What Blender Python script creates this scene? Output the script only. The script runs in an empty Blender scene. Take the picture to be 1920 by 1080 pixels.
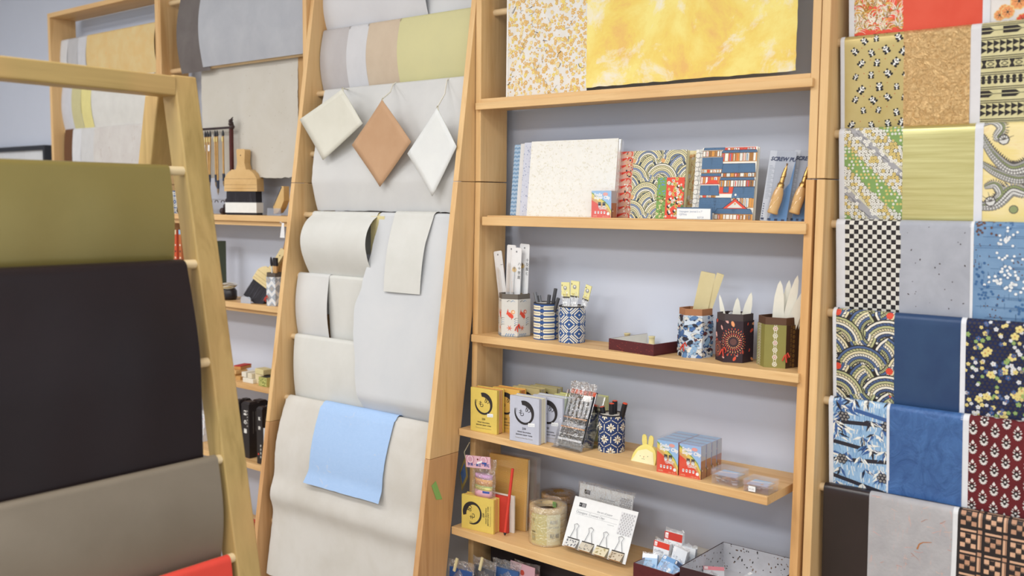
import bpy, bmesh, math, random
from mathutils import Vector, Matrix, Euler
from mathutils.geometry import tessellate_polygon
PI=math.pi
random.seed(7)
SC=bpy.context.scene
COL=SC.collection
# ---------------------------------------------------------------- camera
FPX=1837.0
_a=Vector((2280,180,-FPX)).normalized()
_d=Vector((-175,20960,FPX)); _d=(_d-_a*_a.dot(_d)).normalized()
_y=_a.cross(_d)
if _y.z<0: _y=-_y
ROWS=(_a,_y,-_d)
CAM=Vector((1.848,-2.116,1.50))
def ray(px,py):
    c=Vector((px-960,py-540,FPX)); return Vector([r.dot(c) for r in ROWS])
def at(px,py,ax,v):
    d=ray(px,py); i='XYZ'.index(ax); return CAM+d*((v-CAM[i])/d[i])
def az(px,py,z): p=at(px,py,'Z',z); return p.x,p.y
def ay(px,py,y): p=at(px,py,'Y',y); return p.x,p.z
def hz(px,py,y): return at(px,py,'Y',y).z
cam_d=bpy.data.cameras.new('camera'); cam=bpy.data.objects.new('camera',cam_d); COL.objects.link(cam)
cx=Vector([r.x for r in ROWS]); cdn=Vector([r.y for r in ROWS]); cf=Vector([r.z for r in ROWS])
Rm=Matrix((cx,-cdn,-cf)).transposed()
cam.matrix_world=Matrix.Translation(CAM)@Rm.to_4x4()
cam_d.sensor_width=36; cam_d.lens=FPX/1920*36; cam_d.clip_start=.05
cam_d.dof.use_dof=True; cam_d.dof.focus_distance=2.6; cam_d.dof.aperture_fstop=2.8
SC.camera=cam
SC.cycles.transparent_max_bounces=40
SC.view_settings.view_transform='Standard'; SC.view_settings.look='None'; SC.view_settings.gamma=1; SC.view_settings.exposure=-.13
# ---------------------------------------------------------------- materials
def lin(h):
    h=h.lstrip('#'); o=[]
    for i in (0,2,4):
        c=int(h[i:i+2],16)/255; o.append(c/12.92 if c<=.04045 else ((c+.055)/1.055)**2.4)
    return (*o,1)
MC={}
class N:
    def __init__(s,name,rough=.6,metal=0,spec=.5):
        s.m=bpy.data.materials.new(name); s.m.use_nodes=True; s.t=s.m.node_tree; s.n=s.t.nodes; s.b=s.n['Principled BSDF']
        s.b.inputs['Roughness'].default_value=rough; s.b.inputs['Metallic'].default_value=metal
        s.b.inputs['Specular IOR Level'].default_value=spec
        s.c=None
    def add(s,ty,**k):
        n=s.n.new(ty)
        for a,v in k.items():
            if a.startswith('i_'): n.inputs[a[2:].replace('_',' ')].default_value=v
            else: setattr(n,a,v)
        return n
    def L(s,a,b): s.t.links.new(a,b)
    def coord(s,kind='Object',scale=(1,1,1)):
        c=s.add('ShaderNodeTexCoord'); mp=s.add('ShaderNodeMapping'); mp.inputs['Scale'].default_value=scale
        s.L(c.outputs[kind],mp.inputs['Vector']); return mp.outputs[0]
    def noise(s,vec,scale,detail=4,rough=.55,dist=0):
        n=s.add('ShaderNodeTexNoise'); n.inputs['Scale'].default_value=scale; n.inputs['Detail'].default_value=detail
        n.inputs['Roughness'].default_value=rough; n.inputs['Distortion'].default_value=dist; s.L(vec,n.inputs['Vector']); return n.outputs['Fac']
    def ramp(s,fac,stops,interp='LINEAR'):
        r=s.add('ShaderNodeValToRGB'); r.color_ramp.interpolation=interp; e=r.color_ramp.elements
        while len(e)<len(stops): e.new(.5)
        for i,(p,c) in enumerate(stops): e[i].position=p; e[i].color=c if len(c)==4 else (*c,1)
        s.L(fac,r.inputs[0]); return r.outputs[0]
    def mix(s,fac,a,b,mode='MIX'):
        m=s.add('ShaderNodeMix',data_type='RGBA',blend_type=mode)
        for sock,v in ((m.inputs[0],fac),(m.inputs[6],a),(m.inputs[7],b)):
            if hasattr(v,'links'): s.L(v,sock)
            else: sock.default_value=v
        return m.outputs[2]
    def bump(s,h,strength=.2,dist=.001):
        b=s.add('ShaderNodeBump'); b.inputs['Strength'].default_value=strength; b.inputs['Distance'].default_value=dist
        s.L(h,b.inputs['Height']); s.L(b.outputs[0],s.b.inputs['Normal'])
    def base(s,c):
        if hasattr(c,'links'): s.L(c,s.b.inputs['Base Color'])
        else: s.b.inputs['Base Color'].default_value=c
def flat(h,rough=.6,metal=0,spec=.4):
    k=('flat',h,rough,metal,spec)
    if k not in MC:
        n=N('ink_'+h,rough,metal,spec); v=n.coord('Object'); f=n.noise(v,60,2)
        c=lin(h); d=tuple(x*.9 for x in c[:3])+(1,)
        n.base(n.mix(f,d,c)); MC[k]=n.m
    return MC[k]
def wood(axis='Z',light='#e0bb86',dark='#c1935b',rough=.5,key=''):
    k=('wood',axis,light,dark)
    if k not in MC:
        n=N('pine_wood_'+axis,rough,0,.35)
        sc={'X':(1.2,22,22),'Y':(22,1.2,22),'Z':(22,22,1.2)}[axis]
        v=n.coord('Object',sc); f=n.noise(v,1.0,5,.6,.6)
        sc2=tuple(x*5 for x in sc); v2=n.coord('Object',sc2); f2=n.noise(v2,1.0,3)
        c=n.ramp(f,[(.3,lin(dark)),(.5,lin(light)),(.72,tuple(x*.9 for x in lin(light)[:3])+(1,))])
        c=n.mix(n.ramp(f2,[(.35,(0,0,0)),(.7,(.22,.22,.22))]),c,lin(dark))
        vb=n.coord('Object',(3,3,3)); fb=n.noise(vb,1.3,2)
        c=n.mix(n.ramp(fb,[(.45,(0,0,0)),(.7,(.35,.35,.35))]),c,lin('#cb9c69'))
        n.base(c); n.bump(f2,.08,.0006); MC[k]=n.m
    return MC[k]
def paper(h,h2=None,scale=18,rough=.75,amt=.5,metal=0,bump=.12,bscale=220,spec=.3,fib=None,name='paper'):
    k=('paper',h,h2,scale,rough,amt,metal,bump,bscale,fib)
    if k not in MC:
        n=N(name+'_'+h.strip('#'),rough,metal,spec); v=n.coord('Object')
        f=n.noise(v,scale,5,.6,.3)
        a=tuple(x*.90 for x in lin(h)[:3])+(1,); b=tuple(x*.90 for x in lin(h2)[:3])+(1,) if h2 else tuple(x*.93 for x in a[:3])+(1,)
        c=n.ramp(f,[(.5-.25*amt-.05,b),(.5+.25*amt,a)])
        if fib:
            fv=n.coord('Object',(30,30,6)); ff=n.noise(fv,3,6,.7,2.5)
            c=n.mix(n.ramp(ff,[(.60,(0,0,0)),(.66,(.7,.7,.7))]),c,lin(fib))
        n.base(c); fb=n.noise(v,bscale,3); n.bump(fb,bump,.001); MC[k]=n.m
    return MC[k]
def clear(fac=.14,rough=.08,tint=(1,1,1,1),bump=0,white=0.0,name='clear_plastic',edge=.5):
    tint=(1,1,1,1); k=('clear',fac,rough,tint,bump,white,edge)
    if k not in MC:
        m=bpy.data.materials.new(name); m.use_nodes=True; t=m.node_tree; t.nodes.clear()
        o=t.nodes.new('ShaderNodeOutputMaterial'); tr=t.nodes.new('ShaderNodeBsdfTransparent'); tr.inputs[0].default_value=tint
        g=t.nodes.new('ShaderNodeBsdfGlossy'); g.inputs['Roughness'].default_value=rough; g.inputs[0].default_value=(1,1,1,1)
        d=t.nodes.new('ShaderNodeBsdfDiffuse'); d.inputs[0].default_value=(.85,.87,.9,1)
        lw=t.nodes.new('ShaderNodeLayerWeight'); lw.inputs[0].default_value=.35
        ma=t.nodes.new('ShaderNodeMath'); ma.operation='MULTIPLY_ADD'; ma.inputs[1].default_value=edge; ma.inputs[2].default_value=fac; ma.use_clamp=True
        t.links.new(lw.outputs['Facing'],ma.inputs[0])
        mx=t.nodes.new('ShaderNodeMixShader'); t.links.new(ma.outputs[0],mx.inputs[0]); t.links.new(tr.outputs[0],mx.inputs[1]); t.links.new(g.outputs[0],mx.inputs[2])
        m2=t.nodes.new('ShaderNodeMixShader'); m2.inputs[0].default_value=white; t.links.new(mx.outputs[0],m2.inputs[1]); t.links.new(d.outputs[0],m2.inputs[2])
        t.links.new(m2.outputs[0],o.inputs[0])
        if bump:
            tc=t.nodes.new('ShaderNodeTexCoord'); nz=t.nodes.new('ShaderNodeTexNoise'); nz.inputs['Scale'].default_value=70; nz.inputs['Distortion'].default_value=1.5
            b=t.nodes.new('ShaderNodeBump'); b.inputs['Strength'].default_value=bump; b.inputs['Distance'].default_value=.01
            t.links.new(tc.outputs['Object'],nz.inputs[0]); t.links.new(nz.outputs['Fac'],b.inputs['Height'])
            t.links.new(b.outputs[0],g.inputs['Normal']); t.links.new(b.outputs[0],lw.inputs['Normal'])
        MC[k]=m
    return MC[k]
# ---------------------------------------------------------------- mesh builder
class MB:
    def __init__(s): s.v=[]; s.f=[]; s.mi=[]; s.sm=[]; s.mats=[]; s.T=Matrix()
    def m(s,mt):
        if mt not in s.mats: s.mats.append(mt)
        return s.mats.index(mt)
    def face(s,pts,mt,smooth=False):
        b=len(s.v); s.v+= [s.T@Vector(p) for p in pts]; s.f.append(list(range(b,b+len(pts)))); s.mi.append(s.m(mt)); s.sm.append(smooth)
    def raw(s,vs,fs,mt,smooth=False):
        b=len(s.v); s.v+=[s.T@Vector(p) for p in vs]; i=s.m(mt)
        for f in fs: s.f.append([b+k for k in f]); s.mi.append(i); s.sm.append(smooth)
    def box(s,x0,x1,y0,y1,z0,z1,mt):
        vs=[(x,y,z) for z in (z0,z1) for y in (y0,y1) for x in (x0,x1)]
        s.raw(vs,[(0,2,3,1),(4,5,7,6),(0,1,5,4),(2,6,7,3),(0,4,6,2),(1,3,7,5)],mt); return s
    def hexa(s,vs,mt): # bottom 4 ccw, top 4 ccw
        s.raw(vs,[(3,2,1,0),(4,5,6,7),(0,1,5,4),(1,2,6,5),(2,3,7,6),(3,0,4,7)],mt); return s
    def extr(s,pts,fn,h0,h1,mt,smooth=False,mside=None):
        """pts 2-D ccw outline, fn(u,v,h)->3-D"""
        n=len(pts); vs=[fn(u,v,h0) for u,v in pts]+[fn(u,v,h1) for u,v in pts]
        s.raw(vs,[list(range(n))[::-1],list(range(n,2*n))],mt)
        s.raw(vs,[(i,(i+1)%n,n+(i+1)%n,n+i) for i in range(n)],mside or mt,smooth); return s
    def tube(s,path,r,mt,n=10,cap=True,smooth=True):
        path=[Vector(p) for p in path]; rs=r if isinstance(r,(list,tuple)) else [r]*len(path)
        t=(path[1]-path[0]).normalized(); up=Vector((0,0,1)) if abs(t.z)<.9 else Vector((1,0,0)); a=t.cross(up).normalized(); vs=[]
        for i,p in enumerate(path):
            t=(path[min(i+1,len(path)-1)]-path[max(i-1,0)]).normalized(); a=(a-t*a.dot(t)).normalized(); b=t.cross(a)
            vs+=[p+(a*math.cos(2*PI*k/n)+b*math.sin(2*PI*k/n))*rs[i] for k in range(n)]
        fs=[(i*n+k,i*n+(k+1)%n,(i+1)*n+(k+1)%n,(i+1)*n+k) for i in range(len(path)-1) for k in range(n)]
        s.raw(vs,fs,mt,smooth)
        if cap: s.raw(vs[:n],[list(range(n))[::-1]],mt); s.raw(vs[-n:],[list(range(n))],mt)
        return s
    def lathe(s,prof,mt,n=24,c=(0,0,0),smooth=True,sx=1,sy=1,rot=0):
        vs=[(c[0]+r*sx*math.cos(2*PI*k/n+rot),c[1]+r*sy*math.sin(2*PI*k/n+rot),c[2]+z) for r,z in prof for k in range(n)]
        m=len(prof); fs=[(i*n+k,i*n+(k+1)%n,(i+1)*n+(k+1)%n,(i+1)*n+k) for i in range(m-1) for k in range(n)]
        s.raw(vs,fs,mt,smooth)
        for i,rv in ((0,True),(m-1,False)):
            if prof[i][0]>1e-5:
                l=list(range(n)); s.raw(vs[i*n:(i+1)*n],[l[::-1] if rv else l],mt)
        return s
    def grid(s,fn,nu,nv,mt,smooth=True):
        vs=[fn(i/nu,j/nv) for j in range(nv+1) for i in range(nu+1)]; w=nu+1
        s.raw(vs,[(j*w+i,j*w+i+1,(j+1)*w+i+1,(j+1)*w+i) for j in range(nv) for i in range(nu)],mt,smooth); return s
    def build(s,name,parent=None,bevel=0,solid=0,loc=None,rot=None,seg=2,soff=-1):
        me=bpy.data.meshes.new(name); me.from_pydata([tuple(v) for v in s.v],[],s.f)
        for m in s.mats: me.materials.append(m)
        me.polygons.foreach_set('material_index',s.mi); me.polygons.foreach_set('use_smooth',s.sm); me.update()
        o=bpy.data.objects.new(name,me); COL.objects.link(o)
        if parent is not None: o.parent=parent
        if loc is not None: o.location=loc
        if rot is not None: o.rotation_euler=rot
        if solid: q=o.modifiers.new('solid','SOLIDIFY'); q.thickness=solid; q.offset=soff
        if bevel:
            q=o.modifiers.new('bevel','BEVEL'); q.width=bevel; q.segments=seg; q.limit_method='ANGLE'; q.angle_limit=.6
        return o
def tag(o,label,cat=None,group=None,kind=None):
    o['label']=label
    if cat: o['category']=cat
    if group: o['group']=group
    if kind: o['kind']=kind
    return o
def thing(name,label,cat,loc=(0,0,0),rot=(0,0,0),group=None):
    o=bpy.data.objects.new(name,None); o.empty_display_size=.02; COL.objects.link(o); o.location=loc
    o.rotation_euler=rot if isinstance(rot,(tuple,list)) else (0,0,rot)
    return tag(o,label,cat,group)
def struct(o): o['kind']='structure'; return o
def dup(root,label,loc,rot=None,group=None):
    r=root.copy(); COL.objects.link(r); r.location=loc; r['label']=label
    if rot is not None: r.rotation_euler=rot if isinstance(rot,(tuple,list)) else (0,0,rot)
    if group: r['group']=group
    def rec(a,b):
        for ch in list(a.children):
            if ch is r: continue
            c=ch.copy(); COL.objects.link(c); c.parent=b; rec(ch,c)
    rec(root,r); return r
# ---------------------------------------------------------------- pattern canvas
def plane(o,U,V):
    o=Vector(o);U=Vector(U).normalized();V=Vector(V).normalized();Nn=U.cross(V)
    return lambda u,v,h: o+U*u+V*v+Nn*h
def clip(poly,a,b,c): # keep a*x+b*y<=c
    out=[]
    for i in range(len(poly)):
        p,q=poly[i-1],poly[i]; dp=a*p[0]+b*p[1]-c; dq=a*q[0]+b*q[1]-c
        if (dp<=0)!=(dq<=0):
            t=dp/(dp-dq); out.append((p[0]+(q[0]-p[0])*t,p[1]+(q[1]-p[1])*t))
        if dq<=0: out.append(q)
    return out
_tx={}
def textmesh(st,bold=0,shear=0):
    k=(st,bold,shear)
    if k not in _tx:
        cu=bpy.data.curves.new('lettering','FONT'); cu.body=st; cu.size=1; cu.offset=bold; cu.shear=shear; cu.resolution_u=2
        o=bpy.data.objects.new('lettering',cu); COL.objects.link(o); bpy.context.view_layer.update()
        dg=bpy.context.evaluated_depsgraph_get(); me=bpy.data.meshes.new_from_object(o.evaluated_get(dg))
        v=[(p.co.x,p.co.y) for p in me.vertices]; f=[tuple(p.vertices) for p in me.polygons]
        bpy.data.objects.remove(o); bpy.data.meshes.remove(me); bpy.data.curves.remove(cu); _tx[k]=(v,f)
    return _tx[k]
class Cv:
    def __init__(s,mb,S,w,h,ucut=(),vcut=(),off=.0003,x0=0,y0=0):
        s.mb=mb;s.S=S;s.w=w;s.h=h;s.uc=ucut;s.vc=vcut;s.off=off;s.x0=x0;s.y0=y0;s.step=.00005
    def poly(s,pts,mt,layer=0,concave=False):
        if concave:
            for t in tessellate_polygon([[Vector((x,y,0)) for x,y in pts]]): s.poly([pts[i] for i in t],mt,layer)
            return
        p=list(pts)
        ar=sum(p[i-1][0]*p[i][1]-p[i][0]*p[i-1][1] for i in range(len(p)))
        if abs(ar)<1e-10: return
        if ar<0: p=p[::-1]
        for a,b,c in ((1,0,s.w),(-1,0,-s.x0),(0,1,s.h),(0,-1,-s.y0)):
            p=clip(p,a,b,c)
            if len(p)<3: return
        ps=[p]
        for cuts,a,b in ((s.uc,1,0),(s.vc,0,1)):
            for c in cuts:
                n=[]
                for q in ps:
                    m=[x*a+y*b for x,y in q]
                    if min(m)<c-1e-7<max(m)-1e-7 : n+=[clip(q,a,b,c),clip(q,-a,-b,-c)]
                    else: n.append(q)
                ps=[q for q in n if len(q)>2]
        h=s.off+layer*s.step
        for q in ps: s.mb.face([s.S(x,y,h) for x,y in q],mt)
    def rect(s,x0,y0,x1,y1,mt,l=0): s.poly([(x0,y0),(x1,y0),(x1,y1),(x0,y1)],mt,l)
    def circ(s,x,y,r,mt,l=0,n=10,sx=1,a=0):
        s.poly([(x+r*sx*math.cos(t)*math.cos(a)-r*math.sin(t)*math.sin(a),y+r*sx*math.cos(t)*math.sin(a)+r*math.sin(t)*math.cos(a)) for t in [2*PI*i/n for i in range(n)]],mt,l)
    def line(s,x0,y0,x1,y1,w,mt,l=0,w1=None):
        dx,dy=x1-x0,y1-y0; L=math.hypot(dx,dy) or 1; nx,ny=-dy/L/2,dx/L/2; w1=w if w1 is None else w1
        s.poly([(x0-nx*w,y0-ny*w),(x1-nx*w1,y1-ny*w1),(x1+nx*w1,y1+ny*w1),(x0+nx*w,y0+ny*w)],mt,l)
    def pl(s,pts,w,mt,l=0,w1=None):
        n=len(pts)-1
        for i in range(n):
            a=w if w1 is None else w+(w1-w)*i/n; b=w if w1 is None else w+(w1-w)*(i+1)/n
            s.line(*pts[i],*pts[i+1],a,mt,l,b)
    def arc(s,x,y,r0,r1,a0,a1,mt,l=0,n=12):
        for i in range(n):
            t0=a0+(a1-a0)*i/n;t1=a0+(a1-a0)*(i+1)/n
            s.poly([(x+r0*math.cos(t0),y+r0*math.sin(t0)),(x+r1*math.cos(t0),y+r1*math.sin(t0)),(x+r1*math.cos(t1),y+r1*math.sin(t1)),(x+r0*math.cos(t1),y+r0*math.sin(t1))],mt,l)
    def flower(s,x,y,r,mt,ctr=None,l=0,n=5,a=None,pw=.42):
        a=random.random()*6 if a is None else a
        for i in range(n):
            t=a+2*PI*i/n; s.circ(x+r*.55*math.cos(t),y+r*.55*math.sin(t),r*pw,mt,l,6,1.15,t)
        if ctr: s.circ(x,y,r*.22,ctr,l+1,5)
    def text(s,st,x,y,size,mt,l=1,a=0,bold=0,shear=0,center=False,vert=False,sx=1):
        v,f=textmesh(st,bold,shear)
        if not v: return
        ox=(max(p[0] for p in v)+min(p[0] for p in v))/2 if center else 0
        ca,sa=math.cos(a),math.sin(a)
        q=[(x+((p[0]-ox)*sx*ca-p[1]*sa)*size,y+((p[0]-ox)*sx*sa+p[1]*ca)*size) for p in v]
        for t in f: s.poly([q[i] for i in t],mt,l,len(t)>4)
# ---------------------------------------------------------------- draped sheets
class Sheet:
    """paper over a dowel; O = point on dowel axis at the sheet's left end, U = width dir, Q = outward dir"""
    def __init__(s,O,U,Q,width,r,front,back,shape=None,xl=None,xr=None,wav=.0015,seed=0,stop=None):
        s.O=Vector(O);s.U=Vector(U);s.Q=Vector(Q);s.w=width;s.r=r;s.fr=front;s.bk=back
        s.xl=xl or (lambda v:0); s.xr=xr or (lambda v:0); s.wav=wav; s.seed=seed
        sh=shape or (lambda t:0); pr=[]
        nf=max(10,int(front/.012))
        for i in range(nf+1):
            t=1-i/nf; pr.append((r+sh(t),-front*t))
        na=10
        for i in range(1,na+1): t=PI*i/na; pr.append((r*math.cos(t),r*math.sin(t)))
        for i in range(1,5): pr.append((-r,-back*i/4))
        s.pr=pr; s.L=[0]
        for i in range(1,len(pr)): s.L.append(s.L[-1]+math.dist(pr[i],pr[i-1]))
        s.vf=s.L[nf+na//2]; s.tot=s.L[-1]; s.vc=[x for i,x in enumerate(s.L) if nf-4<=i<=nf+na+1]+[x for i,x in enumerate(s.L) if i<=nf-4 and (shape and i%2==0)]
        s.nf=nf
    def pt(s,u,v,h=0):
        L=s.L; i=0
        lo,hi=0,len(L)-1
        while hi-lo>1:
            m=(lo+hi)//2
            if L[m]<=v: lo=m
            else: hi=m
        t=(v-L[lo])/(L[hi]-L[lo]); a,b=s.pr[lo],s.pr[hi]
        q=a[0]+(b[0]-a[0])*t; z=a[1]+(b[1]-a[1])*t; dq,dz=b[0]-a[0],b[1]-a[1]; d=math.hypot(dq,dz)
        nq,nz=dz/d,-dq/d   # outward normal
        k=max(0,min(1,(s.L[s.nf]-v)/.06)); wv=s.wav*k*math.sin(u*23+s.seed+v*6)+s.wav*.6*k*math.sin(u*41+s.seed*2-v*9)
        h2=h+wv
        f=u/s.w; u2=u+s.xl(v)*(1-f)+s.xr(v)*f
        return s.O+s.U*u2+s.Q*(q+nq*h2)+Vector((0,0,z+nz*h2))
    def mesh(s,mt,mb=None,rag=0):
        mb=mb or MB(); nu=max(6,int(s.w/.02)); rows=s.L; w=nu+1; vs=[]; rnd=random.Random(s.seed)
        off=[rnd.uniform(-rag,rag) for _ in range(2000)]
        for j,v in enumerate(rows):
            for i in range(nu+1):
                u=s.w*i/nu; vv=v
                if rag:
                    if i==0: u+=off[j]*.5
                    if i==nu: u+=off[j+300]*.5
                    if j==0: vv=max(0,off[i+700]+rag)
                vs.append(s.pt(u,vv))
        fl=s.U.cross(Vector((0,0,1))).dot(s.Q)>0
        fs=[]
        for j in range(len(rows)-1):
            for i in range(nu):
                q=(j*w+i,j*w+i+1,(j+1)*w+i+1,(j+1)*w+i); fs.append(q if fl else q[::-1])
        mb.raw(vs,fs,mt,True); return mb
    def cv(s,mb,x0=0,x1=None,off=.0003):
        return Cv(mb,lambda u,v,h:s.pt(u,v,h),s.w if x1 is None else x1,s.vf+s.r*1.2,([s.w*i/max(6,int(s.w/.02)) for i in range(1,max(6,int(s.w/.02)))] if s.wav else ()),(s.L if s.wav else s.vc),off,x0,0)
# ================================================================ SETTING
def wallmat():
    n=N('painted_wall',.85,0,.2); v=n.coord('Object'); f=n.noise(v,3,3); n.base(n.mix(f,lin('#c1c7d6'),lin('#c9cfdd'))); n.bump(n.noise(v,160,3),.08,.001); return n.m
WM=wallmat()
WY=.152
o=MB().box(-5.2,3.4,WY,WY+.1,0,2.85,WM).build('wall_back'); struct(o)
def floormat():
    n=N('floor_boards',.5,0,.3); v=n.coord('Object',(1,1,1)); br=n.add('ShaderNodeTexBrick'); n.L(v,br.inputs['Vector'])
    br.inputs['Scale'].default_value=1.5; br.inputs['Color1'].default_value=lin('#a9987f'); br.inputs['Color2'].default_value=lin('#9a886e'); br.inputs['Mortar'].default_value=lin('#6b5c49'); br.inputs['Mortar Size'].default_value=.004
    n.L(br.outputs[0],n.b.inputs['Base Color']); return n.m
o=MB().box(-5.2,3.4,-5.5,WY+.1,-.1,0,floormat()).build('floor'); struct(o)
o=MB().box(-5.2,3.4,-5.5,WY+.1,2.85,2.95,flat('#e6e6e4',.9)).build('ceiling'); struct(o)
o=MB().box(-5.3,-5.2,-5.5,WY+.1,0,2.85,WM).build('wall_left'); struct(o)
# ceiling lamps (real fittings, out of frame above)
def lamp(x,y,w,d,e,name='ceiling_light'):
    t=thing(name,'white rectangular fluorescent ceiling light fitting above the racks','ceiling light',(x,y,2.85),0,'ceiling lights')
    fr=MB(); 
    for a in ((-w/2-.03,-w/2,-d/2-.03,d/2+.03),(w/2,w/2+.03,-d/2-.03,d/2+.03),(-w/2,w/2,-d/2-.03,-d/2),(-w/2,w/2,d/2,d/2+.03)): fr.box(a[0],a[1],a[2],a[3],-.05,0,flat('#f0f0f0',.4))
    fr.build('frame',t)
    L=bpy.data.lights.new('ceiling_lamp','AREA'); L.shape='RECTANGLE'; L.size=w; L.size_y=d; L.energy=e; L.color=(1,.985,.965)
    q=bpy.data.objects.new('lamp_tube',L); COL.objects.link(q); q.parent=t; q.location=(0,0,-.04)
LAMPS=((-2.2,-1.7,1.3,.6,30),(.1,-1.7,1.3,.6,30),(2.3,-1.7,1.2,.6,28),(-2.2,-3.6,1.3,.6,62),(0.1,-3.6,1.3,.6,62),(2.4,-3.6,1.3,.6,62))
for a in LAMPS: lamp(*a)
w=bpy.data.worlds.new('daylight'); SC.world=w; w.use_nodes=True
w.node_tree.nodes['Background'].inputs[0].default_value=(.86,.93,1,1); w.node_tree.nodes['Background'].inputs[1].default_value=1.15
# ================================================================ RACKS
WZ,WX,WYd=wood('Z'),wood('X'),wood('Y')
WZd=wood('Z','#cda06f','#ad7c4c'); WZl=wood('Z','#e2c08d','#c79a63'); WXl=wood('X','#e6c591','#cc9f68')
T=.019
def wpart(root,mb,name,bevel=.0012,**k):
    o=mb.build(name,root,bevel=bevel,**k); o.location=-root.location; return o
def panel(root,x0,z0,z1,yf,depth,mt,name='side_panel'):
    """side board of constant depth; yf(z) gives the front edge"""
    a,b=yf(z0),yf(z1); mb=MB()
    mb.hexa([(x0,a,z0),(x0+T,a,z0),(x0+T,a+depth,z0),(x0,a+depth,z0),(x0,b,z1),(x0+T,b,z1),(x0+T,b+depth,z1),(x0,b+depth,z1)],mt)
    return wpart(root,mb,name)
def dowel(root,x0,x1,y,z,r=.0095,name='dowel',mt=None):
    return wpart(root,MB().tube([(x0,y,z),((x0+x1)/2,y,z),(x1,y,z)],r,mt or wood('X','#dcc39b','#c2a274')),name,0)
def shelf(root,x0,x1,yf,z,th=.019,back=.116,name='shelf'):
    return wpart(root,MB().box(x0,x1,yf,back,z-th,z,WX),name)
# ---- main shelving unit
R=thing('shelving_unit','light pine open shelving unit with five shelves of stationery and yellow paper on top','shelf',(0,0,0))
up=lambda z:0.0
lo=lambda z:-.022*max(0,(1.556-z))/1.0
for x,mt in ((0,WZ),(.979,WZ)): panel(R,x,1.558,2.5,up,.118,mt)
panel(R,0,0,1.5555,lo,.118,WZ); panel(R,.976,0,1.5555,lo,.118,wood('Z','#d8a970','#b98650'))
wpart(R,MB().box(.009,.988,-.012,.0,1.758,1.777,WX),'shelf_lip')
wpart(R,MB().box(T,.979,.0,.116,1.765,1.789,WX),'shelf')
wpart(R,MB().box(.036,.985,-.012,.112,1.434,1.4585,WX),'shelf')
wpart(R,MB().box(.048,.979,-.004,.114,1.4585,1.462,WX),'shelf_liner')
wpart(R,MB().box(T,.976,.012,.112,1.085,1.1005,WX),'batten')
wpart(R,MB().box(.006,.983,-.022,.114,1.1005,1.1215,WX),'shelf')
wpart(R,MB().hexa([(.001,-.067,.835),(.958,-.110,.835),(.958,.114,.835),(.001,.114,.835),(.001,-.067,.855),(.958,-.110,.855),(.958,.114,.855),(.001,.114,.855)],WX),'shelf')
wpart(R,MB().hexa([(.001,-.097,.553),(.975,-.125,.553),(.975,.114,.553),(.001,.114,.553),(.001,-.097,.575),(.975,-.125,.575),(.975,.114,.575),(.001,.114,.575)],WX),'shelf')
wpart(R,MB().box(.001,.970,-.130,.114,.27,.292,WX),'shelf')
dowel(R,T,.979,.060,2.035); dowel(R,T,.979,.060,2.24)
# ---- right paper rack
RZ=[1.857+.2*k for k in (1,0,-1,-2,-3,-4,-5)]
R2=thing('paper_rack','tall pine paper rack right of the stationery shelves hung with patterned papers','paper rack',(1.019,0,0))
panel(R2,1.000,1.558,2.5,up,.118,WZ); panel(R2,1.001,0,1.5555,lambda z:-.006*(1.556-z),.118,WZ)
panel(R2,1.99,0,2.5,up,.118,WZ)
RY=lambda z:.055-.018*max(0,1.6-z)
for z in RZ+[.457,.257]: dowel(R2,1.019,1.99,RY(z),z)
# ---- white ladder rack
lad=lambda z:.018-.147*(2.155-z)
R3=thing('ladder_rack','leaning pine ladder rack hung with plain white papers','ladder rack',(-.36,-.15,0))
for x0 in (-.737,-.022):
    panel(R3,x0,0,.785,lad,.12,WZd); panel(R3,x0,.786,1.556,lad,.12,WZ); panel(R3,x0,1.5575,2.19,lad,.12,WZ)
LZ=lambda k:.657+.199*k
LY=lambda k:lad(LZ(k))+.06
for k in range(-2,8): dowel(R3,-.73,-.01,LY(k),LZ(k),.0095)
# ---- brush shelf unit
R4=thing('shelving_unit','pine shelving unit behind the ladder racks holding calligraphy brushes and boxes','shelf',(-1.18,0,0))
panel(R4,-.757,0,2.5,up,.118,WZ); panel(R4,-1.617,1.558,2.5,up,.118,WZ); panel(R4,-1.617,0,1.5555,up,.118,WZ)
for yf,z in ((-.014,1.446),(-.022,1.134),(-.055,.856),(-.095,.592),(-.12,.30)):
    shelf(R4,-1.598 if yf>-.03 else -1.6165,-.757 if yf>-.03 else -.739,yf,z,.02)
    if yf>-.03: wpart(R4,MB().box(-1.598,-.757,.0,.112,z-.036,z-.02,WX),'batten')
dowel(R4,-1.598,-.757,.045,1.992); dowel(R4,-1.598,-.757,.045,2.25)
# ---- far left rack
R5=thing('paper_rack','pine paper rack at the far left with yellow and marbled papers','paper rack',(-2.05,0,0))
panel(R5,-2.49,0,2.285,up,.118,WZ); panel(R5,-1.637,0,2.285,up,.118,WZ)
wpart(R5,MB().box(-2.49,-1.618,0,.118,2.285,2.304,WX),'top_board')
for z in (2.185,1.99,1.795,1.6): dowel(R5,-2.471,-1.637,.06,z)
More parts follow.
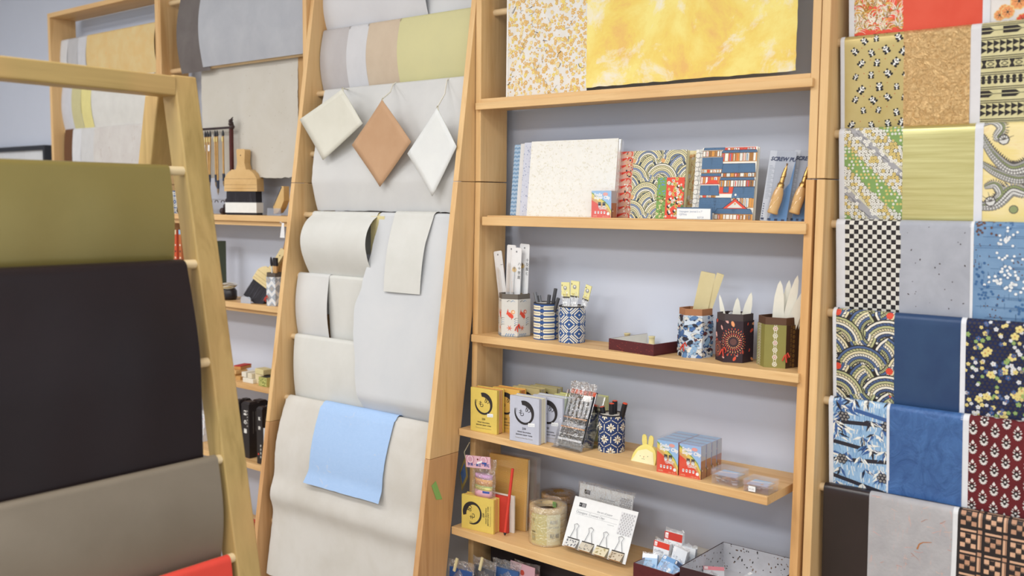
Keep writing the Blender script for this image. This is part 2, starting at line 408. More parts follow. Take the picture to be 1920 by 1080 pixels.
# ---- foreground A-frame rack (bars run towards the wall)
FG=thing('a_frame_rack','pine A-frame paper rack close in front at the left, blurred','paper rack',(-.05,-1.5,0))
fx=lambda z:.106+.193*(1.578-z)
gx=lambda z:-.026-.24*(1.7-z)
WF=wood('Z','#b0965f','#8f7845')
def leg(y0,y1,f,wd,z1):
    a,b=f(0),f(z1); mb=MB(); mb.hexa([(a-wd,y0,0),(a,y0,0),(a,y1,0),(a-wd,y1,0),(b-wd,y0,z1),(b,y0,z1),(b,y1,z1),(b-wd,y1,z1)],WF); wpart(FG,mb,'leg',.003)
for y0 in (-1.0,-1.86):
    leg(y0,y0+.052,fx,.05,1.748); leg(y0+.005,y0+.055,lambda z:gx(z)+.03,.05,1.715)
wpart(FG,MB().box(.026,.080,-1.80,-.998,1.706,1.745,wood('Y','#b0965f','#8f7845')),'top_bar',.003)
FZ=[1.556,1.372,1.179,.989,.798,.605,.41]
for z in FZ:
    x=fx(z)-.012
    wpart(FG,MB().tube([(x,-1.81,z),(x,-1.4,z),(x,-.995,z)],.0095,wood('Y','#d8c49c','#bfa676')),'dowel',0)
# ================================================================ HUNG PAPERS
def hang(O,x0,x1,y,z,r,front,back,mt,name,label,cat='paper',group=None,deco=None,solid=.0006,rag=.0,off=0,**k):
    s=Sheet((x0,y,z),(1,0,0),(0,-1,0),x1-x0,r,front,back,**k)
    mb=s.mesh(mt,None,rag)
    if deco: deco(s,mb)
    c=Vector(((x0+x1)/2,y,z))
    mb.v=[v-c for v in mb.v]
    o=mb.build(name,None,solid=0); o.location=c
    tag(o,label,cat,group); return o
back_slope=lambda a:(lambda t:-a*t)
# right rack rows -------------------------------------------------
def rx(px,py,z): return at(px,py,'Y',RY(z)-.012).x
# ---------------------------------------------------------------- printed patterns
RR=random.Random(11)
def top(s): return s.vf+s.r*1.1
def p_chrys(s,mb,w0=.012):
    c=s.cv(mb); H=top(s); red=flat('#e8563f'); gold=flat('#e3bd62'); wh=flat('#f0e7d6'); dk=flat('#a7822f')
    c.rect(w0,0,s.w,H,red,0)
    for i in range(int(170*s.w/.17)):
        x,y=RR.uniform(0,s.w),RR.uniform(max(0,H-.5),H); sz=RR.uniform(.014,.03)
        for j in range(13):
            a=PI*.1+PI*.8*j/12+RR.uniform(-.1,.1); b=a+RR.choice((-1,1))*.9
            p=[(x+sz*t*math.cos(a+(b-a)*t*t*.6),y+sz*t*math.sin(a+(b-a)*t*t*.6)) for t in (.15,.45,.75,1)]
            c.pl(p,.0022,RR.choice((wh,wh,gold,dk)),1+i%9,.0006)
    c.rect(0,0,w0,H,flat('#dfe0e4'),12)
def panda(c,x,y,z,a,L):
    bk,wh=flat('#1d1b1f'),flat('#f3f2ee'); ca,sa=math.cos(a),math.sin(a)
    q=lambda dx,dy:(x+(dx*ca-dy*sa)*z,y+(dx*sa+dy*ca)*z)
    c.circ(*q(0,-.75),.62*z,wh,L,8,1.1,a)
    for dx in (-.55,.55): c.circ(*q(dx,-.55),.34*z,bk,L+1,6,1.5,a+dx); c.circ(*q(dx,-1.2),.33*z,bk,L+1,6,1.3,a)
    c.circ(*q(0,0),.58*z,wh,L+2,9,1.15,a)
    for dx in (-.5,.5): c.circ(*q(dx,.47),.30*z,bk,L+3,6)
    for dx in (-.24,.24): c.circ(*q(dx,.02),.19*z,bk,L+3,5,1.2,a+dx)
    c.circ(*q(0,-.22),.08*z,bk,L+3,5)
def p_panda(s,mb):
    c=s.cv(mb); H=top(s); c.rect(0,0,.009,H,flat('#dfe1e6'),0); n=0
    for j in range(14):
        for i in range(5):
            x=.03+i*.036+(j%2)*.017+RR.uniform(-.005,.005); y=H-.004-j*.0255+RR.uniform(-.004,.004)
            if x<.02: continue
            panda(c,x,y,RR.uniform(.0062,.0088),RR.uniform(-.8,.8),1)
            c.circ(x+.017,y+.004,.0011,flat('#c5452c'),1,5)
def p_ikat(s,mb):
    c=s.cv(mb); H=top(s); bk=flat('#26201f'); c.rect(0,0,.022,H,flat('#dcdadc'),2); x0=.022; y=H
    seq=['bead','ln','arrow','ln','tri','tri','ln','bow','ln','bead','ln','arrow','ln','tri','tri','ln','bow','ln','bead','ln','arrow']
    for k in seq:
        if k=='ln':
            for d in (.0045,.0085): c.rect(x0,y-d-.0017,s.w,y-d,bk)
            y-=.011
        elif k=='tri':
            x=x0
            while x<s.w: c.poly([(x,y),(x+.0115,y-.0062),(x,y-.0125)],bk); c.line(x,y,x,y-.0125,.0012,bk); x+=.0118
            y-=.013
        elif k=='bead':
            c.rect(x0,y-.0098,s.w,y-.0078,bk); x=x0+.005
            while x<s.w:
                for d in (.0042,.0132): c.circ(x,y-d,.0042,bk,0,8)
                c.line(x,y-.004,x,y-.013,.002,bk); x+=.0115
            y-=.018
        elif k=='bow':
            x=x0
            while x<s.w:
                c.poly([(x,y-.001),(x+.012,y-.001),(x+.008,y-.0095),(x+.004,y-.0095)],bk); c.poly([(x,y-.018),(x+.004,y-.0095),(x+.008,y-.0095),(x+.012,y-.018)],bk)
                c.rect(x+.012,y-.004,x+.025,y-.001,bk); c.rect(x+.012,y-.018,x+.025,y-.015,bk)
                c.line(x+.012,y-.0095,x+.018,y-.0055,.0014,bk);c.line(x+.018,y-.0055,x+.025,y-.0095,.0014,bk);c.line(x+.012,y-.0095,x+.018,y-.0135,.0014,bk);c.line(x+.018,y-.0135,x+.025,y-.0095,.0014,bk)
                x+=.026
            y-=.021
        elif k=='arrow':
            x=x0-.01
            while x<s.w:
                c.poly([(x,y-.001),(x+.026,y-.001),(x+.034,y-.007),(x,y-.007)],bk); c.poly([(x,y-.0085),(x+.034,y-.0085),(x+.026,y-.0145),(x,y-.0145)],bk)
                c.rect(x+.033,y-.0083,x+.05,y-.0072,bk); x+=.05
            y-=.016
def p_floral(s,mb):
    c=s.cv(mb); H=top(s); gr,wh,ye,lg,dk=flat('#7fa05c'),flat('#eceae2'),flat('#e2c877'),flat('#a4a3a6'),flat('#6f6f75')
    c.rect(.012,0,s.w,H,flat('#cfc9ae'),0)
    y0=max(0,H-.42)
    for k in range(-3,8):
        o=y0+k*.15
        c.poly([(0,o+.13),(s.w,o),(s.w,o+.05),(0,o+.18)],gr,1)
        c.poly([(0,o+.215),(s.w,o+.085),(s.w,o+.105),(0,o+.24)],lg,1)
        for j in range(16):
            x=RR.uniform(0,s.w); yy=o+.225-(.13*x/s.w)+RR.uniform(-.01,.01); c.line(x,yy,x+.016,yy-.014,.0013,dk,2)
    n=0; stp=.0078
    y=y0
    while y<H:
        x=.012+RR.uniform(0,.004)
        while x<s.w:
            d=(y-y0+.13*x/s.w)%.15; g=.13<d or d<.03; l=.065<d<.095
            if g:
                if RR.random()<.75: c.flower(x,y,.0028,RR.choice((ye,wh)),dk,3)
            elif l:
                if RR.random()<.3: c.flower(x,y,.0045,wh,dk,3)
            else:
                c.circ(x,y,.0052,flat('#6f6a58'),2,8); c.flower(x,y,.0046,RR.choice((wh,wh,ye)),dk,4,5,None,.36)
            x+=stp*RR.uniform(.85,1.2)
        y+=stp*.92
    c.rect(0,0,.012,H,flat('#dcdde2'),8)
def p_dragon(s,mb):
    c=s.cv(mb); H=top(s); bk,gy,gr,wh=flat('#55504e'),flat('#a5a4a0'),flat('#8f9a6b'),flat('#d9d8d4'); c.rect(0,0,.016,H,flat('#dedfe5'),14)
    def body(pts,w):
        P=[]
        for i in range(len(pts)-1):
            p0=pts[max(i-1,0)];p1=pts[i];p2=pts[i+1];p3=pts[min(i+2,len(pts)-1)]
            for k in range(9):
                t=k/9; P.append(tuple(.5*(2*p1[a]+(p2[a]-p0[a])*t+(2*p0[a]-5*p1[a]+4*p2[a]-p3[a])*t*t+(3*p1[a]-p0[a]-3*p2[a]+p3[a])*t**3) for a in (0,1)))
        n=len(P)
        for i in range(n-1):
            ww=w*(math.sin(PI*(.12+.8*i/n))); c.line(*P[i],*P[i+1],ww+.0022,bk,1,ww+.0022)
        for i in range(n-1):
            ww=w*(math.sin(PI*(.12+.8*i/n))); c.line(*P[i],*P[i+1],ww,gy,2,ww)
            dx,dy=P[i+1][0]-P[i][0],P[i+1][1]-P[i][1]; L=math.hypot(dx,dy) or 1; nx,ny=-dy/L,dx/L
            c.poly([(P[i][0]+nx*ww*.5,P[i][1]+ny*ww*.5),(P[i][0]+nx*ww*.85,P[i][1]+ny*ww*.85),(P[i+1][0]+nx*ww*.5,P[i+1][1]+ny*ww*.5)],bk,2)
            for q in (-.3,-.05,.2):
                x,y=P[i][0]+nx*ww*q,P[i][1]+ny*ww*q; c.circ(x,y,ww*.16,bk,3,5); c.circ(x,y,ww*.11,wh if q<0 else gr,4,5)
        x,y=P[-1]; c.circ(x,y,w*.62,bk,4,8); c.circ(x,y,w*.5,wh,5,7)
        for a in (0,.7,1.4,2.1,2.8): c.line(x,y,x+w*1.1*math.cos(a+.4),y+w*1.1*math.sin(a+.4),.002,bk,6,.0005)
        c.circ(x+w*.15,y+w*.1,w*.1,bk,7,6)
    y=H
    body([(.0,y-.03),(.03,y-.015),(.05,y-.03),(.04,y-.05),(.055,y-.055)],.018)
    body([(.012,y-.045),(.035,y-.085),(.07,y-.115),(.11,y-.1),(.14,y-.07),(.125,y-.03),(.14,y-.01)],.024)
    body([(.012,y-.1),(.04,y-.12),(.08,y-.135),(.12,y-.13),(.16,y-.15)],.018)
    body([(.0,y-.19),(.04,y-.185),(.07,y-.155),(.10,y-.16),(.12,y-.13)],.026)
    body([(.02,y-.15),(.04,y-.145),(.05,y-.165),(.03,y-.18)],.018)
    body([(.17,y-.02),(.2,y-.06),(.18,y-.1),(.22,y-.15)],.024)
    for cx_,cy_ in ((.075,y-.195),(.1,y-.05)): c.circ(cx_,cy_,.009,bk,5,10); c.circ(cx_,cy_,.0075,gr,6,10)
    for k in range(5): c.pl([(.05+k*.012,y-.012-k*.002),(.062+k*.012,y-.006),(.08+k*.01,y-.01)],.0012,gy,5)
def p_check(s,mb):
    c=s.cv(mb); H=top(s); bk=flat('#241f22'); wh=flat('#d9d6cd'); x0=.020; n=12; q=(s.w-x0)/n; c.rect(x0,0,s.w,H,wh,0)
    j=0;y=H
    while y>max(0,H-.42):
        for i in range(n):
            if (i+j)%2==0: c.rect(x0+i*q,y-q*1.02,x0+(i+1)*q,y,bk,1)
        y-=q*1.02; j+=1
    c.rect(0,0,x0,H,flat('#dcdde2'),2)
def p_specks(s,mb):
    c=s.cv(mb); H=top(s); bk=flat('#4c423f')
    for i in range(26): c.circ(RR.uniform(.01,s.w),H-RR.uniform(0,.24),RR.uniform(.0004,.0016),bk,0,5,RR.uniform(1,2),RR.random()*3)
def p_bubble(s,mb):
    c=s.cv(mb); H=top(s); c.rect(0,0,.008,H,flat('#e3e4e8'),6); ln,wh,br,nb=flat('#4b6c92'),flat('#e9ecee'),flat('#6b4a3c'),flat('#3f6a9c')
    for j in range(11):
        y=H-.01-j*.021
        for k in range(3): x=RR.uniform(.01,.09); c.pl([(x,y+k*.002),(x+RR.uniform(.04,.1),y+k*.002+.001)],.0009,ln,0)
        for k in range(9): x=RR.uniform(0,s.w); c.line(x,y,x,y+RR.uniform(.006,.015),.0009,ln,0)
    for (u,d,m_,R0) in ((.07,.06,wh,.0028),(.075,.1,wh,.0028),(.08,.15,wh,.0032),(.055,.13,wh,.003),(.022,.14,nb,.0024),(.03,.165,nb,.0024),(.02,.02,br,.0024),(.035,.03,br,.0024),(.05,.2,br,.0014),(.02,.08,br,.0012),(.1,.19,nb,.0024),(.12,.13,br,.0014),(.11,.1,br,.0014),(.08,.01,nb,.0018)):
        for k in range(17):
            x,y=u+RR.gauss(0,.012),H-d+RR.gauss(0,.014)
            c.circ(x,y,R0*1.25,ln,1,7); c.circ(x,y,R0,m_,2,7)
def rope(c,x0,x1,y0,y1,R,base,hol,dot,cols,edge,rows=None,seed=3):
    """interlocked arcs of twisted cord"""
    rn=random.Random(seed); c.rect(x0,y0,x1,y1,base,0); L=1
    nx=int((x1-x0)/R/.92)+2; ny=int((y1-y0)/(R*.5))+3
    for j in range(ny,-2,-1):
        for i in range(-1,nx+1):
            cx_=x0+i*R*.92+(j%2)*R*.46; cy_=y0+j*R*.5
            a0=(((i*2+j*3)%4)*.5+.12)*PI+rn.uniform(-.2,.2); sgn=1
            L=1+((ny-j)*2+(i%2))%30
            r0,r1=R*.42,R*1.0; n=6; dr=(r1-r0)/n
            aa,ab=(a0,a0+.72*PI) if sgn>0 else (PI-a0-.72*PI,PI-a0)
            c.arc(cx_,cy_,r0-R*.03,r1+R*.03,aa,ab,edge,L*3,9)
            for k in range(n):
                col=cols[(k+i)%len(cols)]; c.arc(cx_,cy_,r0+k*dr+dr*.1,r0+(k+1)*dr-dr*.15,aa,ab,col,L*3+1,9)
                if k%2==0:
                    m=16
                    for q in range(m):
                        t=aa+(ab-aa)*(q+.5)/m; rr=r0+(k+.5)*dr; c.line(cx_+(rr-dr*.3)*math.cos(t),cy_+(rr-dr*.3)*math.sin(t),cx_+(rr+dr*.3)*math.cos(t+.06),cy_+(rr+dr*.3)*math.sin(t+.06),R*.022,edge,L*3+2)
            if dot and (i+j)%2==0: c.circ(cx_+R*.05,cy_+R*.16,R*.13,dot,L*3+2,8)
def p_rope(s,mb):
    c=s.cv(mb); H=top(s); c.step=.00002
    rope(c,.008,s.w,max(0,H-.25),H,.062,flat('#2b2626'),None,flat('#d84a35'),[flat('#ded3ad'),flat('#b7b98a'),flat('#4e648f'),flat('#e9e4d6')],flat('#2b2828')); c.rect(0,0,.008,H,flat('#e2e3e7'),110)
def p_navyfl(s,mb):
    c=s.cv(mb); H=top(s); wh,ye,gr,bl=flat('#dfe2e6'),flat('#e3d389'),flat('#8fb06a'),flat('#3f5e92')
    for j in range(34):
        for i in range(int(s.w/.009)): c.circ(.012+i*.009+(j%2)*.0045,H-.004-j*.0078,.0032,flat('#332f38'),0,6)
    for i in range(360):
        x,y=RR.uniform(.01,s.w),H-RR.uniform(0,.25)
        r=RR.choice((.004,.004,.004,.0044,.0044,.005,.005,.0056) if i%12 else (.0085,)); c.flower(x,y,r,ye if r>.008 else RR.choice((wh,wh,ye,gr,bl)),flat('#c98b52'),2+2*(i%3))
    c.rect(0,0,.010,H,flat('#e3e4e9'),10)
def p_bamboo(s,mb):
    c=s.cv(mb); H=top(s); db,mb_,wh,bk,lb=flat('#3d5f98'),flat('#6f9ac6'),flat('#ecebe3'),flat('#2b2a35'),flat('#8fb5d8')
    y0=H-.24
    y=y0
    while y<H:
        x=RR.uniform(0,.006)
        while x<s.w:
            c.line(x,y,x+RR.uniform(-.003,.003),y+.011,.0015,RR.choice((mb_,wh,lb)),0); x+=.0055
        y+=.011
    for k,(yy,a) in enumerate(((H-.03,-.2),(H-.075,.05),(H-.12,-.12),(H-.165,.1),(H-.2,-.2))): c.line(0,yy,s.w,yy+a*s.w,.009,RR.choice((db,bk,mb_)),1); 
    for i in range(34):
        x,y=RR.uniform(0,s.w),RR.uniform(y0,H)
        for k in range(6):
            a=RR.uniform(-2.9,-.2)+ (0 if k%2 else PI*.1); l=RR.uniform(.018,.034); col=RR.choice((db,wh,wh,mb_,bk,db)); ca,sa=math.cos(a),math.sin(a)
            c.poly([(x,y),(x+l*.4*ca-sa*.0032,y+l*.4*sa+ca*.0032),(x+l*ca,y+l*sa),(x+l*.4*ca+sa*.0032,y+l*.4*sa-ca*.0032)],col,2+i%8)
    for x,y in ((.035,H-.06),(.13,H-.07),(.03,H-.16),(.12,H-.19),(.16,H-.06)):
        for k in range(7):
            a=2*PI*k/6; q=.0 if k==6 else .008; c.circ(x+q*math.cos(a),y+q*math.sin(a),.0048,bk,11,8); c.circ(x+q*math.cos(a),y+q*math.sin(a),.003,flat('#8f8d8a'),12,6)
    c.rect(0,0,.010,H,flat('#dfe1e6'),14); c.rect(s.w-.006,0,s.w,H,flat('#dfe1e6'),14)
def p_redleaf(s,mb):
    c=s.cv(mb); H=top(s); wh,bk=flat('#e2dfdb'),flat('#2a1a1b'); c.rect(0,0,.016,H,flat('#dfe0e4'),6)
    for i in range(12):
        for j in range(8):
            x=.024+i*.021; y=H-.004-j*.042-(i%2)*.021
            c.circ(x,y-.002,.0085,bk,0,10,.75)
            for k in range(7):
                a=-PI/2+ (k-3)*.44; c.circ(x+.0058*math.cos(a),y-.002+.0085*math.sin(a),.0016,wh,1,6,1.9,a)
            for k in (-1,1): c.circ(x+k*.0062,y+.003,.0014,wh,1,6,1.8,k*.5); c.circ(x+k*.005,y+.0075,.0013,wh,1,6,1.6,k*.9+ (PI/2 if 0 else 0))
            c.circ(x,y,.0022,wh,2,6)
            c.poly([(x-.0035,y+.0115),(x,y+.008),(x+.0035,y+.0115),(x,y+.018)],wh,1)
def p_fiber(s,mb):
    c=s.cv(mb); H=top(s); cs=[flat('#c98f7f'),flat('#c98f7f'),flat('#b5724b'),flat('#d8b7a6'),flat('#d9a79c')]
    for i in range(34):
        x,y=RR.uniform(0,s.w),H-RR.uniform(0,.25); a=RR.uniform(-.4,.6); l=RR.uniform(.006,.022); p=[(x,y)]
        for k in range(5): a+=RR.uniform(-.5,.5); x+=l/5*math.cos(a); y+=l/5*math.sin(a); p.append((x,y))
        c.pl(p,.0011,RR.choice(cs),0,.0004)
    x,y=.105,H-.115; c.pl([(x,y-.012),(x+.004,y),(x+.012,y+.006),(x+.03,y+.010)],.0035,flat('#b0703c'),1,.0012)
def p_basket(s,mb):
    c=s.cv(mb); H=top(s); tn,tn2=flat('#d6ab8c'),flat('#bd8f72'); c.rect(.014,0,s.w,H,flat('#241d1e'),0); P=.048
    for i in range(8):
        for j in range(8):
            x,y=.018+i*P,H-.004-(j+1)*P
            for a in range(3):
                for b in range(3):
                    if (a+b)%2==0: c.rect(x+.002+a*.0105,y+.002+b*.0105,x+.0115+a*.0105,y+.0115+b*.0105,tn if (i+j)%2 else tn2,1)
                    else: c.rect(x+.003+a*.0105,y+.0107+b*.0105,x+.0105+a*.0105,y+.0112+b*.0105,tn,1)
            c.rect(x+.036,y+.002,x+.0405,y+.033,tn,1); c.rect(x+.0415,y+.002,x+.043,y+.033,tn2,1)
            c.rect(x+.002,y+.037,x+.033,y+.0415,tn,1)
            c.rect(x+.036,y+.036,x+.044,y+.044,tn2,1)
    c.rect(0,0,.014,H,flat('#dfe0e2'),3)
def p_blossom(s,mb):
    c=s.cv(mb); H=s.fr; gd,lg,bk=flat('#ddb26a'),flat('#ecd59a'),flat('#3b3431'); c.rect(0,0,.006,H,flat('#eceae6'),9)
    y0=max(0,H-.34)*0
    for i in range(int(1500*H/.42)):
        x,y=RR.uniform(0,s.w),RR.uniform(0,H); r=RR.uniform(.004,.0066)
        if RR.random()<.6: c.flower(x,y,r,RR.choice((gd,gd,lg,flat('#ead06a'))),RR.choice((lg,flat('#f2ead2'))),1+2*(i%4),5,None,.36)
        else: c.circ(x,y,r*.42,gd,2,6)
    for i in range(int(55*H/.42)):
        x,y=RR.uniform(0,s.w),RR.uniform(0,H); a=RR.uniform(0,PI*2); p=[(x,y)]
        for k in range(RR.choice((2,4,6))): a+=RR.uniform(-.6,.6); x+=.004*math.cos(a); y+=.004*math.sin(a); p.append((x,y))
        c.pl(p,RR.choice((.0007,.0009,.0020)),bk,11,.0004)
# ---------------------------------------------------------------- paper surfaces
def gold_crinkle():
    n=N('crinkled_gold_paper',.36,.75,.5); v=n.coord('Object',(60,60,60)); f=n.noise(v,1.6,5,.65,2.2); n.base(n.ramp(f,[(.3,lin('#c2965f')),(.6,lin('#e6c48f'))])); n.bump(f,.9,.004); return n.m
def gold_plain():
    n=N('brushed_gold_paper',.33,.8,.5); v=n.coord('Object',(3,3,90)); f=n.noise(v,1.5,5,.6); n.base(n.ramp(f,[(.3,lin('#c3b878')),(.65,lin('#dfd79a'))])); n.bump(f,.15,.001); return n.m
def blue_crinkle():
    n=N('crinkled_blue_paper',.42,.1,.5); v=n.coord('Object',(16,16,10)); f=n.noise(v,1.5,6,.65,1.5); v2=n.add('ShaderNodeTexVoronoi',feature='DISTANCE_TO_EDGE'); v2.inputs['Scale'].default_value=3; 
    n.L(v,v2.inputs['Vector']); n.base(n.ramp(f,[(.35,lin('#34588f')),(.65,lin('#466fa8'))])); n.bump(f,.8,.006); return n.m
def ikat_m(): return paper('#dfd7a8','#d3ca98',30)
def dragon_m():
    n=N('dragon_paper',.6); v=n.coord('Object',(5,5,14)); f=n.noise(v,2,4,.6,1); n.base(n.ramp(f,[(.4,lin('#e6d28c')),(.6,lin('#ead9a6')),(.7,lin('#e0b878'))])); return n.m
M_gold=paper('#cdbb80','#bfa968',8,.4,.8,.35,.05,60,.5,None,'gold_paper')
GR='patterned papers on the right rack'
def rowx(px,k,py): return at(px,py,'Y',RY(RZ[k])-.012).x
ROWSX=[ # k, py, [ (px0,px1,material,deco,name,label,front) ]
 (1,150,[(1573,1693,M_gold,p_panda,'gold sheet printed with small pandas and red dots'),(1691,1816,gold_crinkle(),None,'crinkled metallic copper gold sheet between pandas and black bands'),(1814,2080,ikat_m(),p_ikat,'cream sheet with rows of black arrows and triangles')]),
 (2,335,[(1570,1691,paper('#d8d5c8'),p_floral,'grey and green sheet crowded with tiny white and yellow blossoms'),(1689,1826,gold_plain(),None,'plain glossy pale gold sheet beside the dragon print'),(1824,2080,dragon_m(),p_dragon,'yellow sheet printed with winding grey dragons')]),
 (3,515,[(1564,1685,paper('#d9d6cd'),p_check,'black and white checkerboard sheet'),(1683,1816,paper('#b3b6c0','#a6a9b3',14),p_specks,'plain grey lavender sheet with a few dark specks'),(1814,2080,paper('#7fa0c2','#6c8fb6',10),p_bubble,'light blue sheet printed with clusters of white bubbles')]),
 (4,690,[(1558,1673,paper('#2b2626'),p_rope,'sheet printed with interlaced twisted cords and red dots'),(1671,1800,paper('#2c4a72','#24406a',10,.45,.4,.1,.05,200,.5),None,'plain navy blue sheet between cord print and small flowers'),(1798,2070,paper('#222d55','#1d2448',30),p_navyfl,'dark navy sheet scattered with small white and yellow flowers')]),
 (5,860,[(1550,1664,paper('#a9c9e6','#8db4da',20),p_bamboo,'light blue sheet printed with dark and white bamboo leaves'),(1662,1802,blue_crinkle(),None,'crinkled royal blue sheet beside the bamboo leaf print'),(1798,2060,paper('#6e2227','#5f1c22',20),p_redleaf,'dark red sheet with columns of white leaf motifs')]),
]
x0t,x1t=rowx(1588,0,30),None
t0=[(1587,1691,paper('#e8563f'),p_chrys,'red sheet with swirling gold and white chrysanthemum petals'),(1689,1840,paper('#e8604a','#e25640',8),None,'plain bright red sheet at the top of the rack'),(1838,2080,paper('#ece6e2'),lambda s,mb:p_redfl(s,mb),'white sheet printed with orange red peony flowers')]
def p_redfl(s,mb):
    c=s.cv(mb); H=top(s); rd,orr,yl,bk=flat('#e0573d'),flat('#ea9a5e'),flat('#ecc887'),flat('#3a2a28')
    for i in range(60):
        x,y=RR.uniform(.02,s.w),H-RR.uniform(0,.22); r=RR.uniform(.009,.015); L=1+(i%6)*4
        c.circ(x,y,r*1.15,yl,L,9)
        for k in range(9): a=2*PI*k/9; c.circ(x+r*.62*math.cos(a),y+r*.62*math.sin(a),r*.3,rd if i%2 else orr,L+1,6,1.5,a)
        for k in range(6): a=2*PI*k/6; c.line(x,y,x+r*.6*math.cos(a),y+r*.6*math.sin(a),.0008,bk,L+2)
        c.circ(x,y,r*.2,bk,L+3,6)
    c.rect(0,0,.014,H,flat('#e0e0e4'),30)
def put_row(k,py,items,fl=.19):
    z=RZ[k]; y=RY(z)
    for i,(a,b,mt,dc,lb) in enumerate(items):
        xa=max(rowx(a,k,py),1.026); xb=min(rowx(b,k,py),1.975)
        hang(None,xa,xb,y,z,.0115+.0006*(i%2),fl,.12,mt,'patterned_paper_sheet',lb+', hanging on the right rack','paper',GR,dc,shape=back_slope(.021),wav=.0006,seed=k*3+i)
put_row(0,30,t0)
for k,py,it in ROWSX: put_row(k,py,it)
k=6
put_row(k,1000,[(1541,1640,paper('#211819','#2a1e20',6,.33,.5,0,.03,100,.6),None,'plain glossy dark brown sheet at the lower left'),(1627,1785,paper('#b9b7b9','#a9a7aa',20,.8,.7,0,.5,140,.2,'#c9a59c'),p_fiber,'soft grey fibrous sheet with red brown threads'),(1781,2050,paper('#241d1e'),p_basket,'black sheet with tan woven basket squares')],.5)
# ---- small overlapping sheet at the red leaf paper
def p_lace(s,mb):
    c=s.cv(mb); H=top(s)
    for j in range(26):
        for i in range(34): c.circ(i*.006+(j%2)*.003,H-j*.0052,.0012,flat('#c9b3b3') if (i*j)%3 else flat('#d08f9d'),0,5)
# ---- main unit: two sheets on the upper dowel
z=2.24; y=.060
xx=lambda px,py: at(px,py,'Y',.046).x
hang(None,xx(949,90),xx(1100,90),y,z,.0125,.445,.15,paper('#ece9e4'),'patterned_paper_sheet','white sheet crowded with golden plum blossoms and thin black twigs, above the shelves','paper','papers above the stationery shelves',p_blossom,wav=.0015,seed=4)
def yellow_cloud():
    n=N('clouded_yellow_paper',.8); v=n.coord('Object',(4,4,4)); f=n.noise(v,1.6,6,.66,.3); f2=n.noise(n.coord('Object',(5,5,5)),1.5,7,.70,.4)
    c=n.ramp(f,[(.34,lin('#e3b76c')),(.43,lin('#e8cc6a')),(.58,lin('#ecdc84'))]); c=n.mix(n.ramp(f2,[(.52,(0,0,0)),(.64,(.9,.9,.9))]),c,lin('#e9e3d6')); n.base(c); n.bump(f2,.3,.002); return n.m
hang(None,xx(1099,90),xx(1493,70),y,z,.0125,.438,.15,yellow_cloud(),'patterned_paper_sheet','large clouded yellow sheet with pale mottling above the shelves','paper','papers above the stationery shelves',wav=.0015,seed=9,rag=.0015)
# ---------------------------------------------------------------- ladder papers
def lx(px,py,k,dy=.012): return at(px,py,'Y',LY(k)-dy).x
GL='plain papers on the ladder rack'
def lp(k,a,b,py,fr,mt,lb,r=.0115,back=.12,name='paper_sheet',**kw):
    return hang(None,a,b,LY(k),LZ(k),r,fr,back,mt,name,lb,'paper',GL,**kw)
fol=lambda fr:(lambda t:.152*fr*t)
pw=paper('#d7d7d6','#d1d1d1',6,.8,.5); pw2=paper('#d9d9d5','#d3d3ce',8,.8,.5); pcream=paper('#d5d2cc','#cdc9c1',8,.8,.5); pblueish=paper('#d3d5d8','#cdd0d4',5,.8,.5)
# k=8 row (dowel above the frame)
dowel(R3,-.73,-.01,LY(8)+.0,LZ(8)-.0,.0095)
lp(8,lx(602,30,8),lx(806,30,8),30,.205,paper('#dcdce0','#d6d6db',5),'pale grey white sheet at the top of the ladder rack',shape=lambda t:.03*math.sin(PI*t)*.8)
lp(8,lx(798,30,8),lx(892,30,8),30,.235,paper('#dadbde','#d4d5d8',5),'narrow pale sheet in the top right corner of the ladder rack')
# k=7
for (a,b,mt,lb) in ((606,657,paper('#c3bfc0','#bcb7b8',10),'grey mauve sheet on the upper ladder rung'),(655,692,paper('#d8d8dc','#d2d2d6',10),'narrow pale lilac sheet on the upper ladder rung'),(690,752,paper('#d3c1ab','#cbb8a2',10),'dusty tan sheet on the upper ladder rung'),(750,884,paper('#d9d3a0','#cfcb9e',5,.8,1.0),'pale yellow green sheet on the upper ladder rung')):
    lp(7,lx(a,110,7),lx(b,110,7),110,.20,mt,lb,shape=lambda t:.016*math.sin(PI*t)-.004*t)
# k=6 long
lp(6,lx(608,230,6),-.024,230,.385,pw,'wide long white sheet behind the three hanging paper squares',shape=lambda t:.058*math.sin(min(1,t*1.05)*PI/2)+(-.03*max(0,t-.75)*4*.9),rag=.002,back=.2)
# k=4
lp(4,lx(578,450,4,.03),lx(700,420,4,.03),450,.212,pw2,'short white sheet bulging from the rung left of the tall sheet',shape=lambda t:.05*math.sin(PI*min(1,t**.75))-.0*t,r=.013,rag=.0008)
H4=.612
def tall_l(v):
    d=H4-v; P_=[(0,.0),(.08,-.012),(.2,-.035),(.27,-.057),(.33,-.052),(.45,-.03),(.6,0)]
    for (a,b),(c_,e) in zip(P_,P_[1:]):
        if d<=c_: t=max(0,min(1,(d-a)/(c_-a))); t=t*t*(3-2*t); return b+(e-b)*t
    return 0
lp(4,lx(696,410,4),lx(722,410,4),410,.2,paper('#d9cc98'),'narrow tan sheet added for the backlit glow between the bulging and tall sheets',r=.0100,shape=lambda t:.004)  # added sheet, its tan colour imitates the backlit tone inside the gap
lp(4,lx(712,410,4),-.026,410,H4,pblueish,'tall white sheet hanging down the right side of the ladder rack',r=.0125,shape=lambda t:(.152*H4*t+.010*math.sin(PI*t) if t<.89 else .152*H4*.89+.010*math.sin(PI*.89)-(t-.89)*.33),xl=tall_l,back=.2,rag=.0007)
